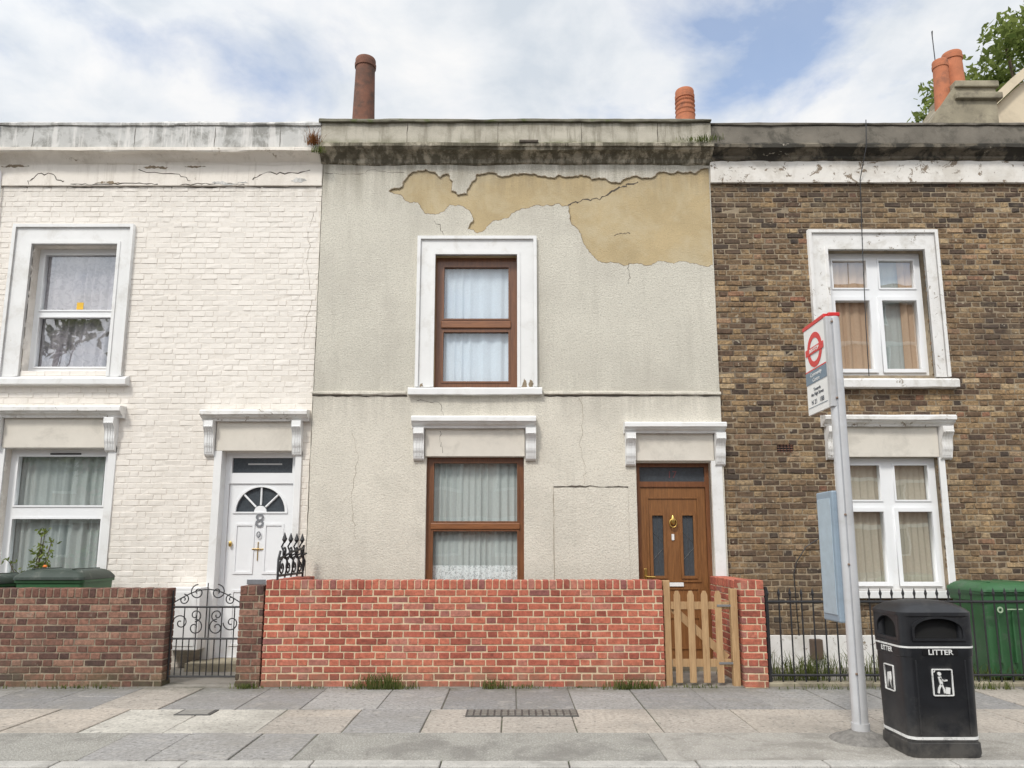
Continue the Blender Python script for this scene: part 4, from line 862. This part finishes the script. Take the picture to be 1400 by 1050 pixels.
# ================================================================== WORLD, SUN, CAMERA
EL,AZ=48,205   # sun behind and to the left of the camera
e=math.radians(EL); D=Vector((-.45*math.cos(e),-.89*math.cos(e),math.sin(e)))
w=bpy.data.worlds.new('World'); scene.world=w; w.use_nodes=True; nt=w.node_tree; bg=nt.nodes['Background']; wo=nt.nodes['World Output']
sky=N(nt,'ShaderNodeTexSky',sky_type='NISHITA'); sky.sun_disc=False; sky.sun_elevation=e; sky.sun_rotation=math.radians(AZ); sky.dust_density=.6
hs=N(nt,'ShaderNodeHueSaturation'); hs.inputs['Saturation'].default_value=.88; hs.inputs['Value'].default_value=1.6; nt.links.new(sky.outputs[0],hs.inputs['Color'])
nt.links.new(hs.outputs[0],bg.inputs[0]); bg.inputs[1].default_value=.15
tc=N(nt,'ShaderNodeTexCoord'); sp=N(nt,'ShaderNodeSeparateXYZ'); nt.links.new(tc.outputs['Generated'],sp.inputs[0])
def mth(op,a,b=None):
    n=N(nt,'ShaderNodeMath',operation=op)
    for i,v in ((0,a),(1,b)):
        if v is None: continue
        if isinstance(v,(int,float)): n.inputs[i].default_value=v
        else: nt.links.new(v,n.inputs[i])
    return n.outputs[0]
zz=mth('ADD',mth('MAXIMUM',sp.outputs[2],0.),.22)
cx_=mth('DIVIDE',sp.outputs[0],zz); cy_=mth('DIVIDE',sp.outputs[1],zz)
cb=N(nt,'ShaderNodeCombineXYZ'); nt.links.new(cx_,cb.inputs[0]); nt.links.new(cy_,cb.inputs[1]); cb.inputs[2].default_value=.3
def wn(scale,det,off,dist=.0):
    mp=N(nt,'ShaderNodeMapping'); mp.inputs['Location'].default_value=off; nt.links.new(cb.outputs[0],mp.inputs[0])
    n=N(nt,'ShaderNodeTexNoise'); n.inputs['Scale'].default_value=scale; n.inputs['Detail'].default_value=det; n.inputs['Roughness'].default_value=.55; n.inputs['Distortion'].default_value=dist
    nt.links.new(mp.outputs[0],n.inputs['Vector']); return n.outputs['Fac']
def gap(gx,gy,rx,ry,am):   # a clearing in the cloud layer
    dx=mth('DIVIDE',mth('SUBTRACT',cx_,gx),rx); dy=mth('DIVIDE',mth('SUBTRACT',cy_,gy),ry)
    r=mth('SQRT',mth('ADD',mth('MULTIPLY',dx,dx),mth('MULTIPLY',dy,dy)))
    return mth('MULTIPLY',mth('MAXIMUM',mth('SUBTRACT',1.,r),0.),am)
base=mth('ADD',mth('MULTIPLY',wn(3.2,7,(3.1,1.7,0),.3),1.0),.14)
base=mth('SUBTRACT',mth('SUBTRACT',base,gap(.36,.98,.26,.30,.28)),gap(-.42,.98,.36,.22,.12))
cov=ramp(nt,base,[(.38,.15),(.47,.58),(.56,.95),(.62,1.)]); shade=ramp(nt,wn(4.2,7,(7,2,4),.2),[(.36,(.70,.76,.83)),(.50,(.88,.91,.945)),(.62,(1.0,1.0,1.0))])
dp=N(nt,'ShaderNodeVectorMath',operation='DOT_PRODUCT'); nt.links.new(tc.outputs['Generated'],dp.inputs[0]); dp.inputs[1].default_value=D
glow=mth('ADD',mth('MULTIPLY',mth('POWER',mth('MAXIMUM',dp.outputs['Value'],0.),1.5),1.1),.96)   # cloud is brighter towards the sun
cbg=N(nt,'ShaderNodeBackground'); nt.links.new(shade,cbg.inputs[0]); nt.links.new(glow,cbg.inputs[1])
mx=N(nt,'ShaderNodeMixShader'); nt.links.new(cov,mx.inputs[0]); nt.links.new(bg.outputs[0],mx.inputs[1]); nt.links.new(cbg.outputs[0],mx.inputs[2]); nt.links.new(mx.outputs[0],wo.inputs[0])
sl=bpy.data.lights.new('sun','SUN'); sl.energy=2.2; sl.angle=math.radians(10); sl.color=(1,.955,.88); so=bpy.data.objects.new('sun',sl); col.objects.link(so)
so.rotation_euler=D.to_track_quat('Z','Y').to_euler(); so.location=D*40
cam=bpy.data.cameras.new('camera'); co=bpy.data.objects.new('camera',cam); col.objects.link(co); co.location=(0,0,1.5)
cam.sensor_width=36; cam.lens=26.0; cam.shift_y=.0436; cam.clip_end=1000; cam.clip_start=.05
co.rotation_euler=(PI/2+math.atan(.1595),0,0); scene.camera=co
scene.view_settings.view_transform='Standard'; scene.view_settings.look='None'; scene.view_settings.exposure=0
